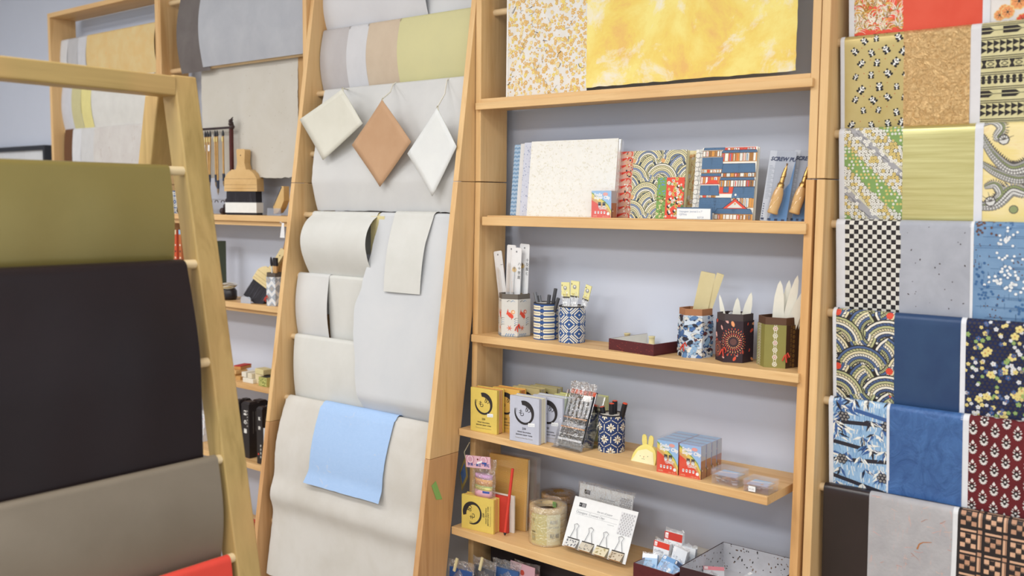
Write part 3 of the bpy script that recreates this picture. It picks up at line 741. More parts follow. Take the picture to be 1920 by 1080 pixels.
lp(4,lx(738,410,4,.02),lx(806,410,4,.02),410,.222,pw2,'narrow folded white sheet lying over the tall sheet',r=.0175,shape=lambda t:.045*t+.010*math.sin(PI*t),back=.05,xr=lambda v:.012*max(0,(v-.15)/.08))
# k=3
lp(3,lx(559,560,3),lx(617,560,3),560,.20,pw,'small white sheet at the left end of the middle rung',shape=lambda t:.012*math.sin(PI*t))
lp(3,lx(616,570,3,.006),lx(702,570,3,.006),570,.20,pw2,'white sheet hanging close behind the middle rung',r=.0100,shape=lambda t:-.012*t)
lp(2,lx(553,680,2),lx(700,690,2),680,.21,pw2,'square white sheet on the rung above the cream sheet',shape=lambda t:.008*math.sin(PI*t)-.004*t,r=.012)
# k=1 big cream
lp(1,lx(540,800,1),-.025,800,.56,pcream,'big cream sheet on the lower rung reaching below the frame',r=.012,shape=lambda t:.152*.56*t*1.03+.006+.02*math.sin(PI*min(1,t*1.9))+(.022*math.exp(-((t-.53)/.07)**2)),rag=.0018,back=.3)
def blue_m():
    n=N('light_blue_paper',.75); v=n.coord('Object',(10,10,16)); f=n.noise(v,2.2,7,.7,3.5)
    c=n.ramp(f,[(.3,lin('#9dbbe2')),(.64,lin('#a3c0e6')),(.67,lin('#c9c6cf')),(.70,lin('#a3c0e6'))]); n.base(c); n.bump(f,.1,.002); return n.m
lp(1,lx(603,800,1,.02),lx(741,830,1,.02),800,.232,blue_m(),'light blue sheet with pale flecks lying over the big cream sheet',r=.0165,shape=lambda t:.008+.152*.232*t*1.03+.02*math.sin(PI*min(1,t*.79))+.014*max(0,t-.85)/.15,rag=.001,xl=lambda v:-.012*max(0,(.05-v)/.05),back=.1)
# hanging squares
def swatch(pts,py0,mt,lb,strx):
    yp=LY(6)-.092; P3=[at(x,y,'Y',yp) for x,y in pts]; c=sum(P3,Vector())/4
    r=thing('paper_swatch',lb,'paper swatch',c,0,'paper squares hanging on clips')
    mb=MB(); n=10
    def f(i,j,h=0):
        a=P3[0]*(1-i)*(1-j)+P3[1]*i*(1-j)+P3[2]*i*j+P3[3]*(1-i)*j
        return a-c+Vector((0,-h+.006*math.cos((i-j)*2.2)-.02*((1-i)*(1-j)),0))
    mb.grid(lambda i,j:f(i,j),n,n,mt); mb.build('paper_square',r,solid=.0018)
    cl=MB(); tp=P3[0]-c; 
    cl.tube([tp+Vector((-.004,-.012,-.018)),tp+Vector((-.003,-.013,.0)),tp+Vector((.0,-.013,.006)),tp+Vector((.003,-.013,0)),tp+Vector((.004,-.012,-.018))],.0011,flat('#c9c2a8',.3,.6),6); cl.build('paper_clip',r)
    e=at(strx[0],strx[1],'Y',LY(6)-.016)-c
    sg=MB(); sg.tube([tp+Vector((0,-.012,.004)),(tp+e)/2+Vector((.004,0,0)),e],.0022,flat('#e6e3da'),6); sg.tube([e,e+Vector((.002,.01,.006)),e+Vector((.004,.025,-.003))],.0022,flat('#e6e3da'),6); sg.build('string',r)
swatch([(648,168),(682,232),(603,300),(564,224)],0,paper('#e2e0d4','#dcdacd',10),'cream paper square hanging tilted at the left of three',(650,168))
swatch([(723,188),(773,266),(710,350),(662,272)],0,paper('#c9a381','#bf9774',10,.75,.8),'brown paper square hanging in the middle of three',(737,158))
swatch([(826,203),(858,275),(808,368),(766,288)],0,paper('#e9ebea','#e3e5e5',10),'white paper square hanging at the right of three',(838,150))
# tape and hanging tags on the ladder board
tp=MB(); q=[(817,902),(809,911),(818,937),(829,936)]
ps=[at(x,y,'X',-.0022) for x,y in q]; c=sum(ps,Vector())/4
tp.hexa([p-c for p in ps]+[p-c+Vector((.0006,0,0)) for p in ps],flat('#8ab765')); o=tp.build('masking_tape'); o.location=c; tag(o,'strip of green masking tape stuck on the right board of the ladder rack','tape')
# ---------------------------------------------------------------- brush bay papers
GB='papers above the brush shelf'
bx=lambda px,py,y=.03:at(px,py,'Y',y).x
def bp(x0,x1,z,fr,mt,lb,r=.0115,**k): return hang(None,x0,x1,.045 if z>2.1 else .072,z,r,fr,.15,mt,'paper_sheet',lb,'paper',GB,**k)
bp(bx(338,60),bx(392,60),2.25,.275,paper('#77716f','#6b6463',10,.8,.6),'dark grey sheet at the top of the brush rack',shape=lambda t:.02*math.sin(PI*t)+.0*t)
bp(bx(380,50),-.766,2.25,.262,paper('#bfc2c9','#aeb1ba',9,.8,.9,0,.1,220,.3),'pale grey mottled sheet at the top of the brush rack',shape=lambda t:.006+.016*math.sin(PI*t),r=.0125,seed=5)
def p_cspeck(s,mb):
    c=s.cv(mb)
    for i in range(90): c.circ(RR.uniform(0,s.w),RR.uniform(0,top(s)),RR.uniform(.0006,.0016),flat('#8f7d63'),0,5)
bp(bx(366,200,.03),bx(547,200,.03),1.992,.415,paper('#d2cec6','#cac5ba',7,.8,.8),'natural cream sheet with dark specks hanging behind the brushes',deco=p_cspeck,rag=.003,wav=.003)
bp(bx(550,200,.04),bx(566,200,.04),1.992,.33,paper('#c79f6c'),'narrow tan sheet added for the lit wall and sheet edges beside the cream sheet')  # stands in for lit wall and shaded sheet edges, painted as tan paper
# ---------------------------------------------------------------- far left papers
GF='papers on the far left rack'
fxx=lambda px,py:at(px,py,'Y',.045).x
def fp(a,b,py,z,fr,mt,lb,**k): return hang(None,fxx(a,py),fxx(b,py),.06,z,.0115,fr,.12,mt,'paper_sheet',lb,'paper',GF,shape=lambda t:.012*math.sin(PI*t)-.012*t,**k)
fp(112,127,90,2.185,.2,paper('#d9dade'),'narrow pale sheet at the upper left of the far rack')
fp(127,146,90,2.185,.2,paper('#c2c2c6'),'narrow grey sheet on the top rung of the far rack')
fp(146,162,90,2.185,.2,paper('#d3d4da'),'narrow white sheet beside the orange sheet on the far rack')
fp(162,291,90,2.185,.2,paper('#e3d09c','#e0ba7c',14,.8,1.0,0,.1,220,.3,'#e6a86a'),'mottled orange yellow sheet on the far rack')
fp(112,135,190,1.99,.2,paper('#cfd1da'),'narrow lavender sheet on the second far rung')
fp(135,153,190,1.99,.2,paper('#cfc99a'),'narrow olive sheet on the second far rung')
fp(153,172,190,1.99,.2,paper('#e8de98'),'narrow yellow sheet on the second far rung')
fp(172,288,190,1.99,.2,paper('#e0dfdb'),'wide white sheet on the second far rung')
fp(121,136,260,1.795,.3,paper('#6d4a33'),'narrow dark brown sheet on the third far rung')
fp(136,152,260,1.795,.3,paper('#dcdde2'),'narrow white sheet on the third far rung')
fp(152,176,260,1.795,.3,paper('#d3d3d4'),'narrow grey sheet on the third far rung')
fp(176,288,260,1.795,.3,paper('#d9d6d2','#c9c3c0',10,.8,.9,0,.1,220,.3,'#a58f85'),'marbled grey and brown sheet on the third far rung')
# ---------------------------------------------------------------- foreground papers
def fgp(z,y1,fr,mt,name,lb,shape,r=.0115,x=None,**k):
    x=fx(z)-.012; y0=-1.80
    s=Sheet((x,y0,z),(0,1,0),(1,0,0),y1-y0,r,fr,.25,shape,seed=int(z*100),**k); mb=s.mesh(mt); c=Vector((x,(y0+y1)/2,z)); mb.v=[v-c for v in mb.v]
    o=mb.build('paper_sheet'); o.location=c; tag(o,lb,'paper','large sheets on the foreground rack')
fgp(FZ[0],-1.035,.20,paper('#92834a','#8b7d45',4,.30,.5,.35,.02,60,.6),'','olive green sheet on the foreground rack',lambda t:.012*math.sin(PI*t),wav=.001)
fgp(FZ[1]-.009,-1.03,.405,paper('#211719','#1d1416',4,.36,.4,.0,.02,60,.3),'','glossy near black sheet on the foreground rack',r=.020,shape=lambda t:.040*math.sin(min(1,t*1.9)*PI/2),wav=.001)
fgp(FZ[3],-1.012,.205,paper('#867b6b','#7d7262',4,.5,.5,.1,.02,60,.5),'','grey beige sheet on the foreground rack',lambda t:.014*math.sin(PI*t),wav=.001)
fgp(FZ[4]-.002,-1.012,.4,paper('#e04a3c'),'','bright red sheet at the bottom of the foreground rack',lambda t:.06*t,wav=.001)
# picture frame on the wall at the far left
p0=at(90,272,'Y',.135); w_=.62; h_=.42
t=thing('picture_frame','black framed picture on the wall left of the far rack','picture',(p0.x-w_/2,WY,p0.z-h_),0)
mb=MB(); f_=.022; bk=flat('#26282e',.4)
for a in ((-w_/2,-w_/2+f_,0,h_),(w_/2-f_,w_/2,0,h_),(-w_/2+f_,w_/2-f_,0,f_),(-w_/2+f_,w_/2-f_,h_-f_,h_)): mb.box(a[0],a[1],-.034,0,a[2],a[3],bk)
mb.build('frame',t,.001); MB().box(-w_/2+f_,w_/2-f_,-.02,-.002,f_,h_-f_,paper('#e4e6ea')).build('mount',t)
# ================================================================ SMALL THINGS
Z2,Z3,Z4,Z5,Z6=1.462,1.1215,.855,.575,.292
def rz(a): return Matrix.Rotation(a,4,'Z')
def cyl_S(r,c=(0,0,0),a0=0):
    return lambda u,v,h:Vector((c[0]+(r+h)*math.cos(a0+u/r),c[1]+(r+h)*math.sin(a0+u/r),c[2]+v))
def hexpts(r,rot=0): return [(r*math.cos(rot+k*PI/3),r*math.sin(rot+k*PI/3)) for k in range(6)]
def hex_S(r,rot=0):
    P_=hexpts(r,rot); L=r
    def f(u,v,h):
        k=int(math.floor(u/L+1e-6))%6; t=(u-math.floor(u/L+1e-6)*L)/L; a=Vector(P_[k]); b=Vector(P_[(k+1)%6]); m=(a+b).normalized(); p=a+(b-a)*t+m*h
        return Vector((p.x,p.y,v))
    return f
# ---- printed cup patterns; canvas w x h
def d_fish(c,w,h):
    rd,orr,bl,bk,gy=flat('#e0503a'),flat('#e8a05e'),flat('#4e86b8'),flat('#2b2b33'),flat('#8aa0b4')
    for i in range(7):
        x=w*(i+.3)/7; y=h*.58; 
        c.circ(x,y,.006,rd,1,9,2.0,-.7 if i%2 else 2.3); c.circ(x+.008,y+.009,.006,orr if i%2 else rd,2,9); c.circ(x+.009,y+.009,.0035,flat('#f0d9c0'),3,7)
        c.poly([(x-.012,y+.002),(x-.004,y+.001),(x-.007,y+.018)],rd,2); c.poly([(x+.002,y-.002),(x+.009,y+.002),(x+.004,y-.014)],rd,2)
        for k in range(6): a=2*PI*k/6; c.line(x-.002,h*.24,x-.002+.009*math.cos(a),h*.24+.009*math.sin(a),.003,rd,2,.0004)
        c.circ(x-.002,h*.24,.002,orr,3,6)
        for k in range(4): c.pl([(x+.012,h*.3+k*.006),(x+.017,h*.34+k*.006),(x+.024,h*.34+k*.006)],.0016,(bk,bl,gy)[k%3],1,.0004)
        for k in range(4): c.pl([(x-.014+k*.007,.002),(x-.011+k*.007,.010),(x-.006+k*.007,.006)],.002,bl,2,.0006)
        for k in range(2): c.pl([(x-.01+k*.012,h*.93),(x-.004+k*.012,h*.97),(x+.002+k*.012,h*.93)],.0016,bl if k else bk,1,.0004)
def d_stripe(c,w,h):
    cr,bl,br=flat('#e9e0c6'),flat('#2f5390'),flat('#2e2327'); c.rect(0,0,w,h,bl,0); n=5; P_=w/n; q=h/6.2
    for j in range(8):
        y=j*q+ q*.1
        for i in range(n):
            x=i*P_; a=.006
            c.poly([(x+a*.6,y+q*.25),(x+a,y+q*.08),(x+P_-a,y+q*.08),(x+P_-a*.6,y+q*.25),(x+P_-a*.6,y+q*.6),(x+P_-a,y+q*.78),(x+a,y+q*.78),(x+a*.6,y+q*.6)],cr,1)
            c.rect(x+a,y+q*.40,x+P_-a,y+q*.48,br,2)
            c.poly([(x,y+q*.1),(x+a*.62,y+q*.43),(x,y+q*.78),(x-a*.62,y+q*.43)],br,3); c.poly([(x,y+q*.24),(x+a*.35,y+q*.43),(x,y+q*.62),(x-a*.35,y+q*.43)],cr,4)
def d_diamond(c,w,h):
    cr,bl=flat('#e9e4d2'),flat('#33568f'); c.rect(0,0,w,h,bl,0); n=4; P_=w/n; q=h/1.9
    for i in range(-1,n+1):
        for j in range(-1,7):
            x=(i+.5*(j%2)+.25)*P_; y=j*q*.5
            for k,sc in enumerate((.88,.56)):
                a,b=P_*.5*sc,q*.5*sc; t=.0030
                for (x0,y0,x1,y1) in ((x-a,y,x,y+b),(x,y+b,x+a,y),(x+a,y,x,y-b),(x,y-b,x-a,y)): c.line(x0+(x1-x0)*.08,y0+(y1-y0)*.08,x0+(x1-x0)*.92,y0+(y1-y0)*.92,t,cr,1)
            c.circ(x,y,.0028,cr,2,4)
def d_hexfl(c,w,h):
    cr,bl=flat('#e9e2cc'),flat('#233a6c'); c.rect(0,0,w,h,bl,0); n=6; P_=w/n; q=P_*.866
    for i in range(-1,n+1):
        for j in range(-1,int(h/q)+2):
            x=(i+.5*(j%2))*P_; y=j*q+.004
            for k in range(6):
                a=PI/6+k*PI/3; b=a+PI/3; r=P_*.575
                c.line(x+r*math.cos(a)*.98+ (r*math.cos(b)-r*math.cos(a))*.1,y+r*math.sin(a)+(r*math.sin(b)-r*math.sin(a))*.1,x+r*math.cos(a)+(r*math.cos(b)-r*math.cos(a))*.9,y+r*math.sin(a)+(r*math.sin(b)-r*math.sin(a))*.9,.0016,cr,1)
            for k in range(8): a=k*PI/4; c.circ(x+P_*.2*math.cos(a),y+P_*.2*math.sin(a),P_*.05 if k%2 else P_*.07,cr,2,6,2.2,a)
            c.circ(x,y,P_*.05,flat('#c99a4a'),3,6)
def d_fans(c,w,h):
    cs=[flat(x) for x in ('#e9e7df','#4b6fa5','#8fb3d4','#e9e7df','#6b3a38','#2b2730','#e0dad0','#5f86b5')]; bk=flat('#2a3350'); c.rect(0,0,w,h,flat('#cfdbe8'),0)
    rn=random.Random(5)
    for i in range(280):
        x,y=rn.uniform(0,w),rn.uniform(0,h); r=rn.uniform(.007,.013); a=rn.uniform(.1,.9); L=1+(i%12)*3; k=rn.random(); dark=.55*w>x>.30*w and rn.random()<.35
        if k<.6:
            c.arc(x,y,0,r+.0006,a,a+2.1,bk,L,8); c.arc(x,y,r*.3,r,a+.04,a+2.06,rn.choice(cs),L+1,8)
            for q in range(5): t=a+.3+q*.38; c.line(x,y,x+r*math.cos(t),y+r*math.sin(t),.0004,bk,L+2)
        elif k<.85: c.flower(x,y,r*.5,rn.choice((cs[1],cs[2])),cs[0],L,6,None,.34)
        else: c.circ(x,y,r*.6,rn.choice(cs),L,9,1.7,a)
    for x,y in ((.02,h*.5),): c.circ(x,y,.007,flat('#a5c16a'),38,8,1.6,.2)
def d_sun(c,w,h):
    bk,orr,rd,pk=flat('#33232b'),flat('#efa36e'),flat('#d9563c'),flat('#e3a9a0'); c.rect(0,0,w,h,bk,0); rn=random.Random(8)
    for i in range(70): x,y=rn.uniform(0,w),rn.uniform(0,h); c.circ(x,y,rn.uniform(.002,.004),rn.choice((orr,pk,rd)),1,7,1.9,rn.uniform(0,3))
    for x,y,R_,L in ((w*.30,h*.56,.033,3),(w*.14,h*.2,.024,9),(w*.75,h*.5,.033,3),(w*.55,h*.3,.02,9)):
        c.circ(x,y,R_*1.02,bk,L,20)
        for ring,(r0,n_,m_) in enumerate(((.94,26,rd),(.76,26,orr),(.58,24,rd),(.44,20,orr))):
            for k in range(n_): a=2*PI*k/n_+ring*.1; c.circ(x+R_*r0*math.cos(a),y+R_*r0*math.sin(a),R_*.032,m_,L+1,5,2.6,a)
        c.circ(x,y,R_*.33,bk,L+2,14); c.circ(x,y,R_*.27,flat('#4a3038'),L+3,12)
        for k in range(5): c.arc(x,y,R_*.05*k,R_*.05*k+.0006,0,2*PI,flat('#8a5a4a'),L+4,10)
def d_band(c,w,h):
    ol,wh,rd,dk,gd=flat('#8c8646'),flat('#e9e4d4'),flat('#a93a35'),flat('#4a3528'),flat('#a9843f'); c.rect(0,0,w,h,ol,0); S_=w/6
    for s0 in (0,3):
        x0=s0*S_
        for i in range(26):
            y=i*h/26
            c.line(x0+.001,y,x0+.006,y+.002,.001,wh,1); c.line(x0+.001,y+.002,x0+.006,y,.0006,flat('#7fa05c'),1)
        for i in range(16):
            y=(i+.5)*h/16
            for k in range(3): xx_=x0+.0115+k*.0055; c.arc(xx_,y+(k%2)*.002,.0014,.0026,0,PI*1.6,wh,1,6)
            if i%3==0: c.circ(x0+.0135,y,.0018,rd,2,6)
        x1=x0+S_*1.5
        for i in range(6):
            y=(i+.5)*h/6; c.circ(x1,y,.0058,wh,1,8); c.circ(x1,y,.0042,rd if i%2 else ol,2,8)
            for k in range(4): a=k*PI/4; c.line(x1-.004*math.cos(a),y-.004*math.sin(a),x1+.004*math.cos(a),y+.004*math.sin(a),.0008,wh,3)
            c.rect(x1-.003,y+.0058,x1-.0018,y+.0125,wh,1); c.rect(x1+.0018,y+.0058,x1+.003,y+.0125,wh,1)
        x2=x0+S_*2.5; c.rect(x0+S_*2,0,x0+S_*3,h,dk,1)
        for i in range(9):
            y=(i+.5)*h/9; c.circ(x2+.003,y,.004,gd,2,8); c.circ(x2+.003,y,.0028,dk,3,8); c.circ(x2+.003,y,.0012,gd,4,5)
            for k in range(3): c.line(x2-.009,y+k*.003,x2-.004,y+k*.003+.001,.0008,gd,2)
def d_ikatcup(c,w,h):
    bl,dk,wh,bk=flat('#4f7fae'),flat('#2b2a33'),flat('#e6e8ea'),flat('#6b5144'); c.rect(0,0,w,h,wh,0)
    for i in range(-1,8):
        for j in range(-1,8):
            x,y=i*.026,j*.030
            for k,(sc,m_) in enumerate(((1,bl),(.86,wh),(.72,dk),(.58,wh),(.44,bl if (i+j)%2 else bk),(.3,wh),(.15,dk))):
                a,b=.0128*sc,.0148*sc; c.poly([(x+(j%2)*.013-a,y),(x+(j%2)*.013,y-b),(x+(j%2)*.013+a,y),(x+(j%2)*.013,y+b)],m_,1+k)
def cup(kind,label,x,y,z,r,h,deco,inner='#6b4a3a',rim=.016,rot=0,cat='pen cup',tassel=None,rimcol=None):
    rt=thing('pen_cup',label,cat,(x,y,z),0,'patterned pen cups')
    body=flat('#d9d6cf'); inn=flat(inner,.7); rmat=flat(rimcol or inner,.6)
    mb=MB()
    if kind=='hex':
        for (ra,rb,z0,z1,m_) in ((r,r,0,h-rim,body),): 
            mb.extr(hexpts(r,rot),lambda u,v,q:(u,v,q),0,.004,body)
            P_=hexpts(r,rot); mb.raw([(a,b,0) for a,b in P_]+[(a,b,h-rim) for a,b in P_],[(i,(i+1)%6,6+(i+1)%6,6+i) for i in range(6)],body)
        c=Cv(mb,hex_S(r,rot),6*r,h-rim,[r*k for k in range(1,6)],()); deco(c,6*r,h-rim); mb.build('printed_wrap',rt)
        mb=MB(); P_=hexpts(r-.0015,rot); Q_=hexpts(r-.005,rot)
        mb.raw([(a,b,h-rim-.004) for a,b in P_]+[(a,b,h) for a,b in P_]+[(a,b,h) for a,b in Q_]+[(a,b,.006) for a,b in Q_],
            [(i,(i+1)%6,6+(i+1)%6,6+i) for i in range(6)]+[(6+i,6+(i+1)%6,12+(i+1)%6,12+i) for i in range(6)]+[(12+i,12+(i+1)%6,18+(i+1)%6,18+i) for i in range(6)]+[tuple(range(18,24))],inn); 
        mb.build('inner_cup',rt,.0006)
        if tassel:
            tb=MB(); k=tassel; a=rot+k*PI/3; p=Vector((r*math.cos(a)*1.06,r*math.sin(a)*1.06,h*.27)); rd=flat('#c9402f')
            for q in range(5): tb.tube([p,p+Vector((.004*math.cos(q*1.3),.004*math.sin(q*1.3),.006-.003*q)),p+Vector((.009*math.cos(q*1.3),.006*math.sin(q*1.3),-.004-.003*q))],.0016,rd,6)
            tb.build('red_tassel',rt)
    else:
        mb.lathe([(0,0),(r,0),(r,h)],body,32); c=Cv(mb,cyl_S(r),2*PI*r,h,[2*PI*r*k/32 for k in range(32)],()); deco(c,2*PI*r,h); mb.build('printed_wrap',rt)
        MB().lathe([(r+.0006,h-.001),(r+.0004,h+.002),(r-.004,h+.002),(r-.005,h-.002),(r-.005,.005),(0,.005)],inn,32).build('inner_cup',rt)
    return rt
def place(px0,px1,pyb,z):
    """centre of a round or hexagonal thing from the two ends of its visible base"""
    p=at((px0+px1)/2,pyb,'Z',z); w=(px1-px0)/FPX*(p-CAM).dot(cf); d=(p-CAM); d.z=0; d.normalize(); return p.x+d.x*w/2,p.y+d.y*w/2,w/2
x1_,y1_,r1_=place(932,996,633,Z3); cup('hex','white hexagonal pen cup printed with red goldfish at the left end of its shelf',x1_,y1_,Z3,r1_*1.0,hz(960,549,y1_)-Z3,d_fish,'#6e675f',.014,.35,tassel=5)
C1=(x1_,y1_)
x2_,y2_,r2_=place(1000,1046,638,Z3); y2_=min(y2_,.06); cup('round','round pen cup with navy and cream horizontal stripes holding grey markers',x2_,y2_,Z3,r2_,hz(1023,568,y2_)-Z3,d_stripe,'#2c2a30'); C2=(x2_,y2_)
x3_,y3_,r3_=place(1047,1097,644,Z3); cup('round','round blue pen cup with cream nested diamonds holding clear packets',x3_,y3_,Z3,r3_,hz(1072,574,y3_)-Z3,d_diamond,'#2c2a30'); C3=(x3_,y3_)
x4_,y4_,r4_=place(1270,1335,672,Z3); cup('hex','hexagonal pen cup printed with blue and white fans, brown rim, holding wooden slats',x4_,y4_,Z3,r4_,hz(1305,577,y4_)-Z3,d_fans,'#a9744f',.016,.35,tassel=4,rimcol='#b98a6a')
x5_,y5_,r5_=place(1341,1411,681,Z3); cup('hex','hexagonal pen cup printed with orange sunbursts on black, grey rim',x5_,y5_,Z3,r5_,hz(1376,586,y5_)-Z3,d_sun,'#4a4040',.016,.38,tassel=4)
x6_,y6_,r6_=place(1418,1497,691,Z3); cup('hex','olive green hexagonal pen cup with white ornament bands at the right end of its shelf',x6_,y6_,Z3,r6_,hz(1458,592,y6_)-Z3,d_band,'#5f4230',.017,.25,tassel=5)
x7_,y7_,r7_=place(1121,1171,850,Z4); cup('round','round navy pen cup with cream flowers inside hexagons holding black markers',x7_,y7_,Z4,r7_,hz(1146,776,y7_)-Z4,d_hexfl,'#23222a'); C7=(x7_,y7_)
xb,yb,rb=place(499,534,574,1.134); cup('hex','hexagonal pen cup with blue and white diamond weave on the brush shelf',xb,yb,1.134,rb*1.05,hz(516,511,yb)-1.134,d_ikatcup,'#5b524c',.014,.4,tassel=4); CB=(xb,yb)
x8_,y8_=bx(327,400,-.0),.02; cup('round','blue and white pen cup half hidden behind the foreground rack',x8_,y8_,1.446,.026,.085,d_diamond,'#33507f')
# ---- sticks in cups
def stick(name,label,cat,base,tip,w,th,mt,group,shape='bone'):
    b,t=Vector(base),Vector(tip); L=(t-b).length; zz=(t-b).normalized(); to=(CAM-b).normalized(); xx_=zz.cross(to).normalized(); yy=zz.cross(xx_)
    if shape=='bone': out=[(-.5,0),(.5,0),(.5,.62),(.42,.8),(.22,.94),(.0,1),(-.2,.95),(-.42,.8),(-.5,.62)]
    elif shape=='rect': out=[(-.5,0),(.5,0),(.5,.985),(.46,1),(-.46,1),(-.5,.985)]
    else: out=[(-.5,0),(.5,0),(.5,1),(-.5,1)]
    mb=MB(); mb.extr([(a*w,v*L) for a,v in out],lambda u,v,h:xx_*u+zz*v-yy*h,-th/2,th/2,mt)
    o=mb.build(name,None,.0006); o.location=b; tag(o,label,cat,group); return o
bone=flat('#eceadd',.45); slat=paper('#e3d6a8','#dbcc9b',12)
def tipat(px,py,y): return at(px,py,'Y',y)
GBn='bone folders in the pen cups'
def inset(cx_,cy_,z,f,tip): 
    return Vector((cx_,cy_,z+.012))+Vector(((tip.x-cx_)*f,(tip.y-cy_)*f,0))
for px,py,w,y,lb in ((1299,512,.034,y4_,'broad cream wooden slat standing in the blue fan cup'),):
    tp_=tipat(1331,511,y); stick('wooden_slat',lb,'slat',(x4_-.010,y4_,Z3+.012),tp_-Vector((.004,0,0)),.036,.004,slat,'wooden slats',shape='rect')
tp_=tipat(1347,513,y4_+.012); stick('wooden_slat','cream wooden slat seen behind the broad slat in the blue fan cup','slat',(x4_-.008,y4_+.010,Z3+.012),tp_+Vector((.006,0,0)),.018,.004,slat,'wooden slats','rect')
for px,py,dx,dy,w,lb in ((1349,552,-.022,.006,.009,'thin white bone folder leaning left in the sunburst cup'),(1383,558,.004,-.012,.016,'short white bone folder in the middle of the sunburst cup'),(1409,548,.012,.004,.016,'white bone folder leaning right in the sunburst cup')):
    stick('bone_folder',lb,'bone folder',(x5_+dx*.5,y5_+dy*.5,Z3+.012),tipat(px,py,y5_+dy),w*1.3,.004,bone,GBn)
for px,py,dx,dy,w,lb in ((1463,526,-.006,-.012,.019,'white bone folder standing upright at the left of the olive cup'),(1480,525,.006,.004,.016,'white bone folder in the middle of the olive cup'),(1496,516,.006,-.004,.016,'tallest white bone folder, leaning right in the olive cup'),(1507,546,.014,-.006,.018,'white bone folder leaning far right out of the olive cup'),(1509,572,.018,.006,.012,'low white bone folder at the right edge of the olive cup')):
    stick('bone_folder',lb,'bone folder',(x6_+dx*.4,y6_+dy*.6,Z3+.012),tipat(px,py,y6_+dy),w*1.35,.004,bone,GBn)
# clear bag in the sunburst cup
def bag(name,label,cat,c,w,h,d,rot=0,tilt=0,seed=1,mt=None,group=None,parent=None,fill=None,fillc=None):
    mb=MB(); rn=random.Random(seed); n=7; o=[[rn.uniform(-1,1) for _ in range(12)] for _ in range(12)]
    for s_ in (1,-1):
        mb.grid(lambda i,j:Vector(((i-.5)*w*(1-.10*math.sin(PI*j))+o[int(i*7)][int(j*7)]*.002,s_*-(d/2*math.sin(PI*i)*math.sin(PI*min(1,j+.1))+o[int(j*7)][int(i*7)]*.003),j*h+o[int(i*7)][3]*.003)),n,n,mt or clear(.16,.12,(1,1,1,1),.6,.06))
    return mb
mb=bag('',' ','',None,.055,.06,.02,seed=4,mt=clear(.2,.15,(1,1,1,1),.6,.35)); o=mb.build('plastic_pouch'); o.location=(x5_+.004,y5_+.010,Z3+.055); tag(o,'crumpled clear plastic pouch in the sunburst cup','plastic bag')
# blister cards in goldfish cup
def card_item(px,topx,topy,yo,w,h,lean,label,dec):
    t=at(topx,topy,'Y',C1[1]+yo); r=thing('blister_pack',label,'ear pick pack',(t.x,C1[1]+yo,t.z-h),(0,lean,0),'white blister packs in the goldfish cup')
    mb=MB(); mb.extr([(-w/2,0),(w/2,0),(w/2,h-.003),(w/2-.003,h),(-w/2+.003,h),(-w/2,h-.003)],lambda u,v,q:(u,-q,v),-.0008,.0008,flat('#e9eaec'))
    c=Cv(mb,plane((-w/2,-.0009,0),(1,0,0),(0,0,1)),w,h); dec(c,w,h); mb.build('card',r)
    b=MB(); b.extr([(-w*.28,h*.08),(w*.1,h*.08),(w*.1,h*.62),(-w*.1,h*.7),(-w*.28,h*.62)],lambda u,v,q:(u,-q,v),.001,.008,clear(.1,.08)); b.build('blister',r)
    return r
def dec_card(txt,gold=True,col='#2a2a2e'):
    def f(c,w,h):
        bk=flat(col); c.circ(w*.5,h*.93,.0028,flat('#8c8c90'),1,10)
        for i in range(26): c.circ(w*.12,h*.78-i*h*.027,.0006,flat('#b06a70'),1,4)
        if gold: c.circ(w*.34,h*.62,.0075,flat('#e0b545',.4),2,10); c.circ(w*.34,h*.645,.004,flat('#8a6a2a'),3,8); c.line(w*.37,h*.62,w*.37,h*.15,.0016,flat('#8d8f93',.3,.6),2); c.circ(w*.36,h*.13,.004,flat('#b99a64'),3,8)
        for i,ch in enumerate(txt): c.text(ch,w*.68,h*.7-i*.0125,.011,bk,2)
    return f
pk=[card_item(0,945,470,.012,.030,.150,-.16,'white card pack tilted left behind the others in the goldfish cup',dec_card('一',False)),
 card_item(0,957,459,.004,.032,.165,.03,'white pack with a column of red dots in the goldfish cup',dec_card('の千',False)),
 card_item(0,981,457,.012,.034,.165,.04,'white pack with a gold bell at the right of the goldfish cup',dec_card('十及屋ヒ',True)),
 card_item(0,966,464,-.006,.035,.165,.04,'frontmost white pack with a gold bell ear pick in the goldfish cup',dec_card('ハ十夜屋',True))]
# markers
def marker(name,label,cat,base,tip,r,mt,cap,group,capl=.3,end=None):
    b,t=Vector(base),Vector(tip); d=t-b; rt=thing(name,label,cat,b,0,group)
    MB().tube([Vector((0,0,0)),d*(1-capl)],r,mt,12).build('barrel',rt)
    mb=MB(); mb.tube([d*(1-capl),d*(1-capl/2),d],r*1.12,cap,12); mb.build('cap',rt,.0004)
    if end: MB().tube([d,d*1.012],r*1.02,end,12).build('end_disc',rt)
gy1,gy2=flat('#77787c',.35,.3),flat('#55565b',.35,.3); wb=flat('#d4d4d6',.4)
for px,py,dx,dy,lb in ((1003,548,-.012,-.004,'leftmost grey marker in the striped cup'),(1011,554,-.004,.010,'grey marker behind the leftmost one in the striped cup'),(1030,553,.002,-.008,'short grey marker in the middle of the striped cup'),(1042,541,.008,.006,'tallest grey marker in the striped cup'),(1047,559,.012,-.004,'grey marker at the right of the striped cup')):
    marker('marker_pen',lb,'marker',(C2[0]+dx*.5,C2[1]+dy*.6,Z3+.008),tipat(px,py,C2[1]+dy),.0045,wb,gy1 if dx<0 else gy2,'grey markers in the striped cup',.36)
bkm=flat('#1f1e22',.3); orr=flat('#e5583a',.5)
